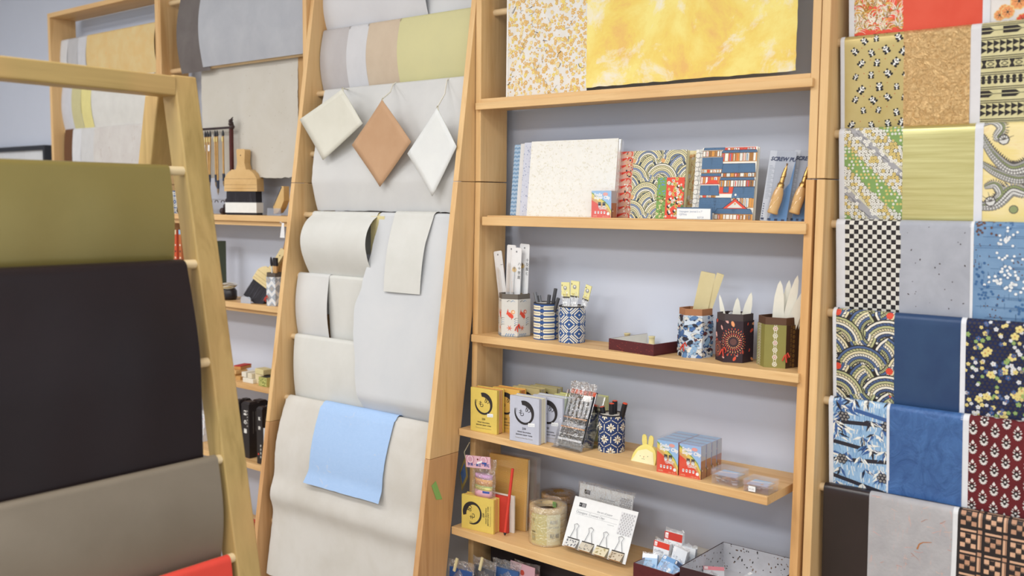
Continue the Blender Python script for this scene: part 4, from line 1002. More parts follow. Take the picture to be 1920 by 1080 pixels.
for px,py,dx,dy,lb in ((1129,763,-.010,-.006,'leftmost black marker with orange end in the flower cup'),(1147,757,.0,-.006,'black marker in the centre front of the flower cup'),(1153,752,.004,.010,'tallest black marker at the back of the flower cup'),(1172,757,.012,.0,'black marker leaning right in the flower cup')):
    marker('marker_pen',lb,'marker',(C7[0]+dx*.7,C7[1]+dy*.6,Z4+.008),tipat(px,py,C7[1]+dy),.0062,bkm,bkm,'black markers in the flower cup',.3,orr)
# packets in diamond cup
for i,(px,py,dx,dy,a,lb) in enumerate(((1059,529,-.014,-.008,-.06,'clear packet with a yellow header at the left of the diamond cup'),(1081,527,.006,-.004,.08,'clear packet with a yellow printed header in the middle of the diamond cup'),(1097,531,.014,.006,.45,'clear packet leaning right in the diamond cup'))):
    t=at(px,py,'Y',C3[1]+dy); h=t.z-Z3-.02; w=.026 if i<2 else .018; r=thing('needle_packet',lb,'packet',(C3[0]+dx*.9,C3[1]+dy,Z3+.02),(0,a*.6,0),'clear packets in the diamond cup')
    bag('','','',None,w,h*.82,.006,seed=i+5,mt=clear(.22,.12,(1,1,1,1),.7,.3)).build('clear_sleeve',r)
    mb=MB().box(-w*.52,w*.52,-.0015,.0015,h*.70,h,flat('#e6dfa0')); c=Cv(mb,plane((-w*.52,-.0016,h*.70),(1,0,0),(0,0,1)),w*1.04,h*.3)
    c.rect(0,0,w*1.04,.004,flat('#4a4640'),1); c.circ(w*.5,h*.19,.006,flat('#9a9a98'),1,9); c.circ(w*.5,h*.2,.0028,flat('#e9e9e6'),2,6); c.text('INOX' if i==0 else 'NO',w*.2,.006,.007,flat('#b9a23a'),2); c.text('×',w*.02,h*.22,.009,flat('#22211f'),2)
    mb.build('header_card',r)
# ---- tray with two reels of string
def tray(label,px_l,px_c,px_r,z,h,name='open_box',out='#5a2024',inn='#e6e4dc',th=.003,W=None,D=None,deco=None,rot=None,group=None,sp=False):
    a,b,c_=[Vector((*az(*p,z),z)) for p in (px_l,px_c,px_r)]
    u=(b-a); v=(c_-b); W=W or u.length; D=D or v.length; ang=math.atan2(u.y,u.x) if rot is None else rot
    r=thing(name,label,'box',(a.x,a.y,z),ang,group)
    mo=paper(out,None,60,.5,.6,0,.2,200,.4); mi=flat(inn,.7)
    mb=MB().box(0,W,0,D,0,th,mo)
    for q in ((0,W,0,th),(0,W,D-th,D),(0,th,th,D-th),(W-th,W,th,D-th)): mb.box(q[0],q[1],q[2],q[3],th,h,mo)
    for i in range(40): pass
    c=Cv(mb,plane((0,0,0),(1,0,0),(0,0,1)),W,h)
    rn=random.Random(3)
    for i in range(int(260*W)): x,y=rn.uniform(0,W),rn.uniform(0,h); c.line(x,y,x+rn.uniform(.002,.006),y+rn.uniform(-.001,.001),.0006,flat('#a8443a'),1)
    mb.build('outer_box',r,.0008)
    mb=MB(); e=.0006
    mb.face([(th,th,th+e),(W-th,th,th+e),(W-th,D-th,th+e),(th,D-th,th+e)],mi)
    for S_,L in ((plane((th,D-th-e,th),(1,0,0),(0,0,1)),W-2*th),(plane((W-th-e,D-th,th),(0,-1,0),(0,0,1)),D-2*th),(plane((th+e,th,th),(0,1,0),(0,0,1)),D-2*th),(plane((W-th,th+e,th),(-1,0,0),(0,0,1)),W-2*th)):
        c=Cv(mb,S_,L,h-th+.0004,off=0); c.rect(0,0,L,h-th,mi,0)
        if sp:
            for i in range(int(L*330)): c.circ(rn.uniform(0,L),rn.uniform(0,h),rn.uniform(.0006,.0018),flat(rn.choice(('#6d5548','#3e3a3a','#8f7a68'))),4,5,rn.uniform(1,2.2),rn.uniform(0,3))
    mb.build('paper_lining',r)
    return r,W,D
r,W,D=tray('shallow dark red box lined in cream holding two small reels',(1141,655),(1225,668),(1268,648),Z3,.029,name='shallow_box')
for i,(px,py,lb) in enumerate(((1176,634,'small cream reel at the back left inside the shallow red box'),(1222,640,'small cream reel at the front right inside the shallow red box'))):
    p=at(px,py,'Z',Z3+.013); mb=MB(); mb.lathe([(0,0),(.0088,0),(.0088,.003),(.0078,.0035),(.0078,.019),(.0088,.0195),(.0088,.0225),(.002,.0225),(.002,.018),(0,.018)],flat('#dccf9f'),20); o=mb.build('thread_reel'); o.location=(p.x,p.y,Z3+.0042); tag(o,lb,'reel','cream reels in the shallow box')
# ---- memo boxes
def enso(c,x,y,R_,mt,L=1):
    n=40
    for i in range(n):
        t0=1.9-5.35*i/n; t1=1.9-5.35*(i+1)/n; f0,f1=i/n,(i+1)/n; w0=R_*(.42*(1-f0)**.6*(.75+.25*math.sin(f0*9))+.04); w1=R_*(.42*(1-f1)**.6*(.75+.25*math.sin(f1*9))+.04)
        c.poly([(x+(R_-w0)*math.cos(t0),y+(R_-w0)*math.sin(t0)),(x+R_*math.cos(t0),y+R_*math.sin(t0)),(x+R_*math.cos(t1),y+R_*math.sin(t1)),(x+(R_-w1)*math.cos(t1),y+(R_-w1)*math.sin(t1))],mt,L)
    rn=random.Random(2)
    for k in range(5): a=3.3+k*.05; c.arc(x,y,R_*(.78+.05*k),R_*(.79+.05*k),a-.6,a-.1,mt,L,6)
def memo(loc,rot,label,col,edge,W=.098,H=.124,D=.034,sticker=True,rotate=False,edge2=None):
    r=thing('memo_paper_box',label,'box of paper notes',loc,rot,'boxes of paper notes'); bk=flat('#2b2729')
    mc=paper(col,None,30,.55,.4,0,.05,100,.4)
    mb=MB().box(0,W,0,D*.30,0,H,mc); c=Cv(mb,plane((0,0,0),(1,0,0),(0,0,1)),W,H)
    if rotate:
        W0,H0=H,W; S0=plane((0,0,0),(1,0,0),(0,0,1)); c=Cv(mb,lambda u,v,h:S0(v,H-u,h),H,W); Hc,Wc=W,H
        Wc,Hc=H,W
        c=Cv(mb,lambda u,v,h:Vector((W-(W-v) if False else v, -h, H-u)),H,W)
        c.S=lambda u,v,h:Vector((W-v,-h,u)) 
        ww,hh=H,W
    else: ww,hh=W,H
    enso(c,ww*.5,hh*.66,ww*.335,bk)
    c.text('め',ww*.52,hh*.68,ww*.22,bk,2); c.text('も',ww*.30,hh*.585,ww*.22,bk,2)
    c.text('250',ww*.5,hh*.285,ww*.085,bk,2,bold=.02,center=True); c.text('mixed decorative',ww*.5,hh*.215,ww*.066,bk,2,bold=.015,center=True); c.text('japanese paper notes',ww*.5,hh*.155,ww*.066,bk,2,bold=.015,center=True); c.text('The Japanese Paper Place, Toronto',ww*.5,hh*.085,ww*.042,flat('#8a7a58'),2,center=True)
    if sticker: c.poly([(ww*.64,hh*.37),(ww*.86,hh*.385),(ww*.86,hh*.46),(ww*.64,hh*.445)],flat('#eef0f2'),3); c.text('$15.50',ww*.67,hh*.392,ww*.06,flat('#9aa4b4'),4)
    mb.build('printed_cover',r,.0008)
    m2=MB(); es=[flat(e) for e in edge]; n=9
    for i in range(n): y0=D*.30+D*.55*i/n; m2.box(.0015,W-.0015,y0,y0+D*.55/n,.0015,H-.0015-(i%3)*.0003,es[i%len(es)])
    m2.build('paper_block',r); MB().box(0,W,D*.85,D,0,H,mc).build('back_cover',r,.0006)
    return r
YE=('#d9a55f','#e8dcb6','#dd7a4a','#d9a55f'); GE=('#e6dcaa','#c9cbd0','#e6dcaa','#dfe0e4')
xa,ya=az(869,807,Z4); ya=-.062
memo((xa+.012,ya,Z4),.04,'yellow box of paper notes at the left front of its shelf',"#e6cb66",YE,W=.094)
memo((xa+.056,ya+.044,Z4),.04,'orange yellow box of paper notes behind the front yellow box',"#e8b85c",('#d9a55f','#e0553c','#d9a55f'),W=.094)
memo((xa+.090,ya+.092,Z4),.03,'dull olive box of paper notes behind the orange yellow one',"#c5b57f",('#b7a970','#e9e6da','#a58f5e'),W=.094,D=.032,sticker=False)
memo((xa+.118,ya+.136,Z4),.03,'rearmost olive box of paper notes',"#b3a877",('#b7a970','#e9e6da'),W=.094,D=.03,sticker=False)
xg,yg=az(949,825,Z4); yg=-.079
memo((xg+.006,yg,Z4),.03,'pale blue grey box of paper notes standing in front of the others',"#c4c7d6",GE,W=.098,D=.036)
memo((xg+.048,yg+.048,Z4),.03,'second blue grey box of paper notes behind the front grey box',"#c4c7d6",('#dfe0e4','#a9c46a','#c9cbd0'),W=.098)
memo((xg+.086,yg+.094,Z4),.03,'yellow green box of paper notes behind the two grey ones',"#cfcf8d",('#b9bf6c','#e6e3c0'),W=.096,D=.032,sticker=False)
memo((xg+.120,yg+.136,Z4),.03,'rearmost pale green box of paper notes',"#cdd09a",('#b9bf6c','#e6e3c0'),W=.096,D=.03,sticker=False)
xs,ys=az(872,985,Z5)
memo((xs+.004,-.085,Z5),.10,'yellow box of paper notes turned on its side on the lowest visible shelf',"#e6cb66",('#d9a55f','#e0c070'),W=.110,H=.098,D=.030,rotate=True,sticker=False)
# behind it: red and white pads, dotted pencil, burlap notebook
t=MB().box(0,.10,0,.010,0,.104,flat('#c23a2e')).build('red_pad',None,.0008,loc=(xs+.038,-.050,Z5),rot=(0,0,.08)); tag(t,'red pad of paper standing behind the sideways yellow box','pad')
t=MB().box(0,.10,0,.006,0,.106,flat('#e9e3d8')).build('white_pad',None,.0006,loc=(xs+.050,-.036,Z5),rot=(0,0,.08)); tag(t,'thin white pad between the red pad and the burlap notebook','pad')
def burlap():
    n=N('burlap',.9,0,.1); v=n.coord('Object',(1,1,1)); w1=n.add('ShaderNodeTexWave',wave_type='BANDS',bands_direction='X'); w1.inputs['Scale'].default_value=110; w2=n.add('ShaderNodeTexWave',wave_type='BANDS',bands_direction='Z'); w2.inputs['Scale'].default_value=110
    n.L(v,w1.inputs[0]); n.L(v,w2.inputs[0]); m=n.mix(.5,w1.outputs[0],w2.outputs[0]); n.base(n.ramp(m,[(.2,lin('#b08545')),(.7,lin('#dfb268'))])); return n.m
BM=burlap()
nb=thing('burlap_notebook','brown burlap covered notebook in a clear sleeve leaning beside the sideways yellow box','notebook',(xs+.035,-.010,Z5),(-.05,0,.10))
MB().box(0,.132,0,.012,0,.205,BM).build('cover',nb,.002); MB().box(.002,.1325,.0025,.0095,.002,.203,flat('#e2d8bd')).build('pages',nb)
mb=MB(); mb.box(-.004,.165,-.0035,.0155,.0,.214,clear(.02,.1,(1,1,1,1),.0,.0)); mb.build('clear_sleeve',nb)
def pencil(label,a,b,r,mt,dots,group=None):
    a,b=Vector(a),Vector(b); d=b-a; rt=thing('pencil',label,'pencil',a,0,group); L=d.length; mb=MB(); mb.tube([Vector(),d],r,mt,8)
    z_=d.normalized(); x_=z_.cross((CAM-a).normalized()).normalized(); y_=x_.cross(z_); rn=random.Random(4)
    c=Cv(mb,lambda u,v,h:z_*v+(x_*math.sin(u)+y_*-math.cos(u))*(r+h)*-1 if False else z_*v+(x_*math.sin(u)+y_*math.cos(u))*(r+h),1.4,L,[-1,-.5,0,.5,1],(),.0003,-1.4,.01)
    for i in range(60): c.circ(rn.uniform(-1.2,1.2),rn.uniform(.01,L),.0009 if i%6 else .003,flat('#f0e6d6') if i%3 else flat('#b9b9c0'),1,6)
    mb.build('printed_barrel',rt); MB().tube([Vector(),-z_*.002,-z_*.008],[r*1.05,r*1.05,r*.5],flat('#2a2a30'),8).build('black_tip',rt)
p0=at(944,998,'Y',-.062); p1=at(963,878,'Y',-.030); pencil('red pencil with white dots leaning on the burlap notebook',(p0.x+.006,-.062,Z5+.011),(p1.x,-.034,p1.z),.0042,flat('#d23c2c'),1)
# pink packet with tape rolls
pp=thing('correction_tape_packet','packet of pastel tape rolls with pink header on the sideways yellow box','packet',(xs+.030,-.076,Z5+.0985),(0,.03,.1))
mb=MB(); n=6
for i,(z0,z1,col) in enumerate(((0,.020,'#dba8b6'),(.020,.029,'#e3d98c'),(.029,.033,'#b9cf8e'),(.033,.052,'#e8b06c'),(.052,.064,'#c99fc4'))): mb.lathe([(.001,z0),(.029,z0),(.029,z1),(.001,z1)],flat(col),20,(.036,.012,0),sy=.42)
c=Cv(mb,lambda u,v,h:Vector((.036+(.0292+h)*math.cos(-PI+u/.029),.012+(.0292+h)*.42*math.sin(-PI+u/.029),v)),.09,.064,[.0045*k for k in range(1,20)],())
c.text('はっきりとした',.012,.040,.0085,flat('#a04a90'),2); c.text('にじみにくい',.014,.022,.0075,flat('#3f7d46'),2); c.rect(.05,.013,.074,.019,flat('#3c5ba8'),2); mb.build('tape_rolls',pp)
mb=bag('','','',None,.084,.112,.034,seed=9,mt=clear(.10,.1,(1,1,1,1),.8,.03)); mb.v=[v+Vector((.036,.012,-.002)) for v in mb.v]; mb.build('clear_bag',pp)
mb=MB(); mb.T=Matrix.Rotation(-.10,4,'Y'); mb.box(-.012,.072,.002,.005,.078,.112,flat('#dfb3c0')); c=Cv(mb,plane((-.012,.0018,.078),(1,0,0),(0,0,1)),.084,.034)
for x in (.016,.062): 
    for k,r_ in enumerate((.014,.011,.008)): c.circ(x,.024,r_,flat(('#c7899e','#e9cdd5','#d1a0b2')[k]),1+k,14)
c.circ(.042,.025,.0028,flat('#7a2f33'),5,8); c.text('字消・修正・裁断',.006,.006,.0095,flat('#2f55a0'),6,bold=.02); c.rect(.056,.013,.072,.018,flat('#2f55a0'),6); c.poly([(.038,.011),(.056,.017),(.058,.023),(.04,.017)],flat('#f1f1f1'),7); mb.build('header_card',pp)
# ---- acrylic stand with pen packs
xa1,ya1=az(1030,838,Z4); xa2,ya2=az(1085,851,Z4); ang=math.atan2(ya2-ya1,xa2-xa1); W=.100
st=thing('acrylic_stand','tilted clear acrylic stand filled with packs of drawing pens','display stand',(xa1,ya1+.004,Z4),ang)
cl=clear(.10,.05,(.97,.98,1,1)); mb=MB(); mb.box(0,W,0,.095,0,.0025,cl); mb.T=Matrix.Translation((0,.010,.003))@Matrix.Rotation(-.38,4,'X'); mb.box(0,W,.040,.0425,0,.155,cl); mb.box(0,.0025,0,.040,0,.155,cl); mb.box(W-.0025,W,0,.040,0,.155,cl); mb.box(0,W,0,.0025,0,.018,cl); mb.build('clear_frame',st,.0006)
TL=Matrix.Translation((0,.010,.003))@Matrix.Rotation(-.38,4,'X')
pkt=thing('pen_pack','clear packs of black drawing pens with orange tops standing in the acrylic stand','pen pack',st.location+rz(ang)@Vector((0,.010,.005)),(-.38,0,ang))
for i in range(6):
    x=.012+i*.0145
    mb=MB(); mb.tube([(x,.012,.006),(x,.012,.06),(x,.012,.145)],.0052,flat('#1d1e24',.25),10); mb.box(x-.0035,x+.0035,.0055,.0065,.085,.135,flat('#a9abb0',.3)); dp_=mb.build('drawing_pen',pkt)
    mb=MB(); mb.tube([(x,.012,.145),(x,.012,.157)],.0052,flat('#e2562f'),10); mb.lathe([(0,0),(.0042,0),(.0042,.0016),(0,.0016)],flat('#f2f2f2'),12,(x,.004,.034)); mb.v=[v for v in mb.v]; mb.build('pen_end',dp_)
mb=MB().box(.006,.090,.017,.019,.0,.158,flat('#2a2c34',.4)); c=Cv(mb,plane((.006,.0168,0),(1,0,0),(0,0,1)),.084,.158)
mb.build('backing_card',pkt)
mb=MB(); c=Cv(mb,plane((.006,.0045,.0),(1,0,0),(0,0,1)),.084,.175); 
for y,h_,col in ((.018,.006,'#c9cace'),(.052,.003,'#c98a4a'),(.056,.008,'#8e9097'),(.078,.003,'#c98a4a')): c.rect(.002,y,.082,y+h_,flat(col,.3),0)
c.rect(.050,.128,.078,.144,flat('#ececec'),1); c.text('PIGMA',.012,.064,.010,flat('#e2e2e2'),2); c.text('0.5',.056,.108,.010,flat('#e9e9e9'),2,a=1.57)
for i in range(24): x,y=RR.uniform(.004,.075),RR.uniform(.02,.15); c.pl([(x,y),(x+RR.uniform(-.01,.01),y+RR.uniform(-.01,.01)),(x+RR.uniform(-.014,.014),y+RR.uniform(-.012,.014))],.0011,flat('#e8eaf0',.2),3,.0004)  # random pale strokes paint glints of the crinkled plastic over the print
mb.build('print_and_glint_film',pkt)
mb=bag('','','',None,.088,.176,.018,seed=2,mt=clear(.13,.08,(1,1,1,1),1.0,.0)); mb.v=[v+Vector((.048,.006,.001)) for v in mb.v]; mb.build('clear_bag',pkt)
# ---- yellow paper rabbit
xr,yr=az(1196,868,Z4)
rb=thing('paper_rabbit','small folded yellow paper rabbit with upright ears','paper rabbit',(xr+.010,yr+.030,Z4),-.05); ym=paper('#eddf86','#e6d778',20)
mb=MB(); n=12; H_=.043
out=[(-.036,0),(.036,0)]+[(.036*math.cos(a),H_*math.sin(a)**.8) for a in [PI*k/n for k in range(1,n)]]
f0=[(a,-.022*(1-b/H_*.9),b) for a,b in out]; f1=[(a,.022*(1-b/H_*.9),b) for a,b in out]
N_=len(out); mb.raw(f0+f1,[tuple(range(N_)),tuple(range(2*N_-1,N_-1,-1))]+[(i,N_+i,N_+(i+1)%N_,(i+1)%N_) for i in range(N_)],ym); mb.build('body',rb)
th_=math.atan2(.022*.9,H_)
fcS=plane((-.036,-.0225,0),(1,0,0),(0,.0198,H_)); mb=MB(); c=Cv(mb,fcS,.072,.05)
bk=flat('#3b3228'); c.circ(.024,.016,.0011,bk,1,8); c.circ(.046,.018,.0011,bk,1,8); c.circ(.035,.0155,.0022,flat('#c99a7a'),1,8,.7); c.pl([(.030,.011),(.0325,.009),(.035,.0115),(.0375,.009),(.040,.011)],.0006,bk,1)
c.poly([(.002,0),(.07,0),(.058,.030),(.036,.036),(.014,.028)],paper('#f1ecc0','#ebe5b2',20),0); mb.build('face',rb)
for x,a in ((-.009,-.06),(.007,.12)):
    mb=MB(); mb.T=Matrix.Translation((x,0,H_-.007))@Matrix.Rotation(a,4,'Y'); mb.extr([(-.006,0),(.006,0),(.0075,.014),(.0065,.026),(.003,.031),(-.003,.031),(-.0065,.026),(-.0075,.014)],lambda u,v,q:(u,-q,v),-.001,.001,ym); mb.build('ear',rb)
# ---- smile super clip boxes
def clipbox(loc,rot,label,W=.058,H=.078,D=.024,group='boxes of super clips',name='clip_box'):
    r=thing(name,label,'clip box',loc,rot,group); rd,bl,ye,orr_,gn,wh=flat('#e2513c'),flat('#9cc3ea'),flat('#e6d06c'),flat('#d8a86a'),flat('#7fa85a'),flat('#f2f2f2')
    mb=MB(); mb.box(0,W,0,D,0,H,rd); 
    def face(S_,w):
        c=Cv(mb,S_,w,H); c.rect(0,0,w,H,bl,0)
        k=w/W
        def arcp(h0,h1): return [(0,0),(w,0)]+[(w*(1-t),H*(h1+(h0-h1)*(t**.62))) for t in (0,.15,.3,.45,.6,.8,1)]
        for L,(a,b,m_) in enumerate(((.95,.28,gn),(.90,.24,ye),(.76,.14,orr_),(.66,.0,rd))): c.poly(arcp(a,b),m_,1+L,True)
        return c
    c=face(plane((0,0,0),(1,0,0),(0,0,1)),W)
    c.text('Smile',W*.13,H*.80,.0115,wh,7,bold=.05); c.text('Super Clip',W*.13,H*.70,.0115,wh,7,bold=.05); c.circ(W*.70,H*.88,.0045,flat('#e8a7a0'),7,10,1.8)
    for x in (.34,.56): c.rect(W*x,H*.45,W*x+.009,H*.58,flat('#6d6f74',.3,.5),7); c.circ(W*x+.0045,H*.45,.0045,flat('#e8e8e8'),7,10); c.rect(W*x,H*.535,W*x+.009,H*.58,flat('#3e4046'),8)
    c.text('PAUSE, FUN',W*.36,H*.36,.0048,wh,7,bold=.03); c.text('CLIPPING!',W*.40,H*.31,.0048,wh,7,bold=.03)
    for i in range(4): c.rect(W*(.16+.155*i),H*.15,W*(.16+.155*i)+.0048,H*.24,wh,7); c.rect(W*(.16+.155*i)+.001,H*.19,W*(.16+.155*i)+.0038,H*.22,flat('#8c8c90'),8)
    c.circ(W*.85,H*.15,.0042,wh,7,10); c.text('smile',W*.08,H*.04,.006,flat('#e6c9a0'),7); c.text('clips & co',W*.55,H*.03,.005,flat('#e6c9a0'),7)
    s_=Cv(mb,plane((W,0,0),(0,1,0),(0,0,1)),D,H); s_.rect(0,0,D,H*.55,flat('#b06a42'),0); s_.rect(0,H*.55,D,H,flat('#b9bcc4'),0); s_.rect(0,0,D*.2,H*.35,flat('#5a1d1c'),1); s_.circ(D*.3,H*.25,.002,wh,2,6)
    tp_=Cv(mb,plane((0,0,H),(1,0,0),(0,1,0)),W,D); tp_.rect(0,0,W,D,flat('#a5c6ea'),0)
    mb.build('printed_carton',r)
    m2=MB(); m2.box(-.0008,W+.0008,-.0008,D+.0008,0,H+.005,clear(.03,.06)); m2.build('clear_case',r)
    return r
xc,yc=az(1231,884,Z4); xd,yd=az(1313,900,Z4); ang=math.atan2(yd-yc,xd-xc); ang=max(min(ang,.05),-.05)
cwd=.0565
k=0; first=None; ordn=('frontmost','second','third','rearmost')
for i in range(2):
    for j in range(4):
        loc=Vector((xc,max(yc,-.090),Z4))+rz(ang)@Vector((i*(cwd+.003),j*.0285,0)); loc=Vector((loc.x+.0,loc.y,Z4))
        lb=ordn[j]+' blue and red super clip box in the '+('left','right')[i]+' row'
        if first is None: first=clipbox(loc,ang,lb,W=cwd,H=.079)
        else: dup(first,lb,loc,(0,0,ang))
xq,yq=az(1109,408,Z2); 
q=at(1109,405,'Y',.0); q2=at(1150,405,'Y',.0); clipbox((q.x,.0,Z2),-.0,'single super clip box standing in front of the big cream album on the book shelf',W=(q2.x-q.x)*.9,H=hz(1109,358,.0)-Z2,D=.024)
# ---- clear boxes of clips
def clearbox(label,pl,pc,W,D,H,tilt=0):
    x,y=az(*pl,Z4); x2,y2=az(*pc,Z4); ang=math.atan2(y2-y,x2-x); ang=max(-.1,min(.1,ang)); r=thing('clear_clip_box',label,'clip box',(x,y,Z4),ang,'clear boxes of metal clips')
    m_=clear(.09,.22,edge=.2,white=.04); mb=MB()
    for q in ((0,W,0,D,0,.0015),(0,W,0,.0015,.0015,H),(0,W,D-.0015,D,.0015,H),(0,.0015,.0015,D-.0015,.0015,H),(W-.0015,W,.0015,D-.0015,.0015,H)): mb.box(*q,m_)
    mb.build('clear_tray',r); rn=random.Random(int(W*1e4))
    MB().box(-.0015,W+.0015,-.0015,D+.0015,H*.62,H+.002,clear(.09,.22,edge=.2,white=.04)).build('lid',r)
    for i in range(26):
        mb=MB(); x,y,z=rn.uniform(.006,W-.014),rn.uniform(.005,D-.012),.003+rn.uniform(0,H*.55); a=rn.uniform(0,3)
        mb.T=Matrix.Translation((x,y,z))@Matrix.Rotation(a,4,'Z')@Matrix.Rotation(rn.uniform(-.5,.5),4,'X'); mb.tube([(0,0,0),(.009,0,0),(.011,.002,0),(.009,.004,0),(.001,.004,0),(-.001,.002,.001)],.0013,flat('#c8cbd0',.3,.25),5); mb.box(0,.008,.0005,.0035,.0012,.0022,flat('#d6b98a',.3,.6) if i%4==0 else flat('#b9bcc2',.3,.25)); mb.build('metal_clip',r)
    mb=MB().box(.006,W-.006,.003,D-.004,H*.66,H*.70,flat('#a9cbee')); c=Cv(mb,plane((.006,.003,H*.70),(1,0,0),(0,1,0)),W-.012,D-.007); c.poly([(0,D*.3),(W,D*.7),(W,D*.8),(0,D*.45)],flat('#eef2f6'),1); mb.build('label_card',r)
    return r
clearbox('clear box of silver clips right of the super clip boxes',(1334,906),(1380,916),.066,.052,.034)
r_=clearbox('low clear box of flat clips at the right end of its shelf',(1394,920),(1441,930),.060,.050,.026)
mb=MB(); c=Cv(mb,plane((.013,-.0022,.003),(1,0,0),(0,0,1)),.017,.012); c.rect(0,0,.017,.012,flat('#f0f0f0'),0); c.text('4.50',.002,.003,.007,flat('#6d7076'),1); mb.build('price_sticker',r_)
# ---------------------------------------------------------------- albums and books on the book shelf
def book(name,label,cat,pxl,pxr,pyt,yb,th,lean,cover,deco,rot=0,spine=None,group=None,pages='#ece4cf',rings=False):
    """front-facing book leaning back on the shelf; px of its front bottom corners, yb depth of its base"""
    a=at(pxl,410,'Y',yb); b=at(pxr,410,'Y',yb); W=b.x-a.x; H=(hz(pxl,pyt,yb+.02)-Z2)/math.cos(lean)
    r=thing(name,label,cat,(a.x,yb,Z2),(-lean,0,rot),group)
    mb=MB().box(0,W,0,.0025,0,H,cover); c=Cv(mb,plane((0,0,0),(1,0,0),(0,0,1)),W,H); deco(c,W,H) if deco else None
    mb.build('front_cover',r,.0004)
    MB().box(.002,W-.003,.0025,th-.0025,.002,H-.002,flat(pages)).build('pages',r)
    MB().box(0,W,th-.0025,th,0,H,cover).build('back_cover',r,.0004)
    if spine: MB().box(-.0012,.0015,-.0008,th+.0008,0,H,spine).build('spine',r)
    if rings: 
        mb=MB(); mb.box(W-.001,W+.006,.002,th,.01,H-.003,clear(.15,.1)); mb.build('clear_wrap',r)
    return r,W,H
def d_vine(c,w,h):
    m_=flat('#dfd8bf'); rn=random.Random(6)
    for i in range(620):
        x,y=rn.uniform(0,w),rn.uniform(0,h); a=rn.uniform(0,6); c.arc(x,y,.0022,.0029,a,a+rn.uniform(1.2,3.5),m_,0,4)
        if i%3==0: c.circ(x+.002,y,.001,m_,0,5)
def d_lav(c,w,h):
    m_=flat('#9aa6c8'); rn=random.Random(7)
    for i in range(500): x,y=rn.uniform(0,w),rn.uniform(0,h); c.circ(x,y,rn.uniform(.0006,.0016),m_,0,5,1.6,rn.uniform(0,3))
def d_bl(c,w,h):
    rn=random.Random(8)
    for j in range(int(h/.006)): c.pl([(k*.006,j*.006+(k%2)*.003) for k in range(int(w/.006)+2)],.0012,flat('#e4ecf4') if j%2 else flat('#4b6f9c'),0)
al=flat('#e9e8e2')
A0=at(985,410,'Y',.03)
book('photo_album','pale blue patterned album at the left end of the book shelf','album',956,1125,272,.092,.014,.10,flat('#9fc3e6'),d_bl,group='albums on the book shelf')
book('photo_album','plain white album between the blue and lavender ones','album',967,1133,270,.073,.012,.10,flat('#e3e4e6'),None,group='albums on the book shelf')
book('photo_album','lavender flecked album just behind the big cream album','album',974,1140,268,.055,.012,.10,flat('#cfd4e4'),d_lav,group='albums on the book shelf')
book('photo_album','big cream album with a fine golden vine pattern','album',987,1149,266,.030,.018,.10,al,d_vine,group='albums on the book shelf',rings=True)
def d_fanred(c,w,h):
    rd,pk,bk,wh,gd=flat('#d8402f'),flat('#d9a79b'),flat('#26222a'),flat('#ece4d8'),flat('#d9b27a'); c.rect(0,0,w,h,flat('#d5a892'),0); rn=random.Random(9)
    for i in range(int(h/.018)+1):
        y=i*.018; c.poly([(0,y),(.030,y+.014),(.0,y+.009)],rd,1); c.poly([(0,y+.008),(.022,y+.016),(.0,y+.016)],pk,2)
        c.arc(.030+.003*math.sin(i*2),y+.004,.006,.009,-1,3,rd,3,6)
        for k in range(6): x,yy=rn.uniform(.018,.04),y+rn.uniform(0,.018); c.circ(x,yy,rn.uniform(.0014,.003),rn.choice((wh,bk,pk,wh,gd)),4+k%3,6)
def d_cord(c,w,h):
    c.step=.00002; rope(c,0,w,0,h,.046,flat('#2c4274'),None,flat('#d9a36c'),[flat('#e6dcb4'),flat('#d8cfa0'),flat('#e9e4d6'),flat('#7f8fb5'),flat('#e4dab0')],flat('#555a4e'))
    gr,rd,bk,wh,gd,bl=flat('#78a055'),flat('#e2503c'),flat('#231f28'),flat('#f0e9dc'),flat('#e0c06a'),flat('#6f93c4'); rn=random.Random(10); x0=w*.50;x1=w*.67;yy=h*.60; c.rect(x0,0,x1,yy,gr,110); c.rect(x1,0,w,yy,rd,110)
    for i in range(60): x,y=rn.uniform(x0+.002,x1-.002),rn.uniform(0,yy); c.circ(x,y,.0017,bl if y>yy*.6 else (flat('#7a5a34') if i%2 else flat('#e3d3a0')),111+i%3,6,1.5)
    for i in range(70):
        x,y=rn.uniform(x1+.003,w-.002),rn.uniform(.003,yy-.002); c.flower(x,y,rn.choice((.0028,.0038,.005)),rn.choice((gd,wh,gd,gr,wh)),bk,112+3*(i%4),6)
    for i in range(8): x,y=rn.uniform(x1+.006,w-.006),rn.uniform(.006,yy-.005); c.circ(x,y,.0042,bk,126,8); c.circ(x+.002,y+.002,.003,wh,127,7)
book('patterned_notebook','notebook with red and pink fan print, half hidden behind the cord pattern one','notebook',1156,1262,285,.052,.010,.10,flat('#d5a892'),d_fanred,group='washi covered notebooks')
book('patterned_notebook','notebook covered with cord, green and red flower print','notebook',1181,1280,284,.028,.013,.09,flat('#d8cfa0'),d_cord,group='washi covered notebooks')
def d_map(c,w,h):
    cs=[flat(x) for x in ('#e9d7a2','#e3c083','#e8e0cf','#dca873','#ebdfb0')]; rd=flat('#c8452e'); rn=random.Random(12)
    for i in range(90): x,y=rn.uniform(0,w*.5),rn.uniform(0,h); c.circ(x,y,rn.uniform(.003,.007),cs[i%5],i%6,6)
    for i in range(60): x,y=rn.uniform(0,w*.4),rn.uniform(0,h*.8); c.circ(x,y,.0011,rd,8,5)
    for i in range(8): c.line(rn.uniform(0,.03),rn.uniform(0,h),rn.uniform(0,.03),rn.uniform(0,h),.0007,flat('#a5663c'),9)
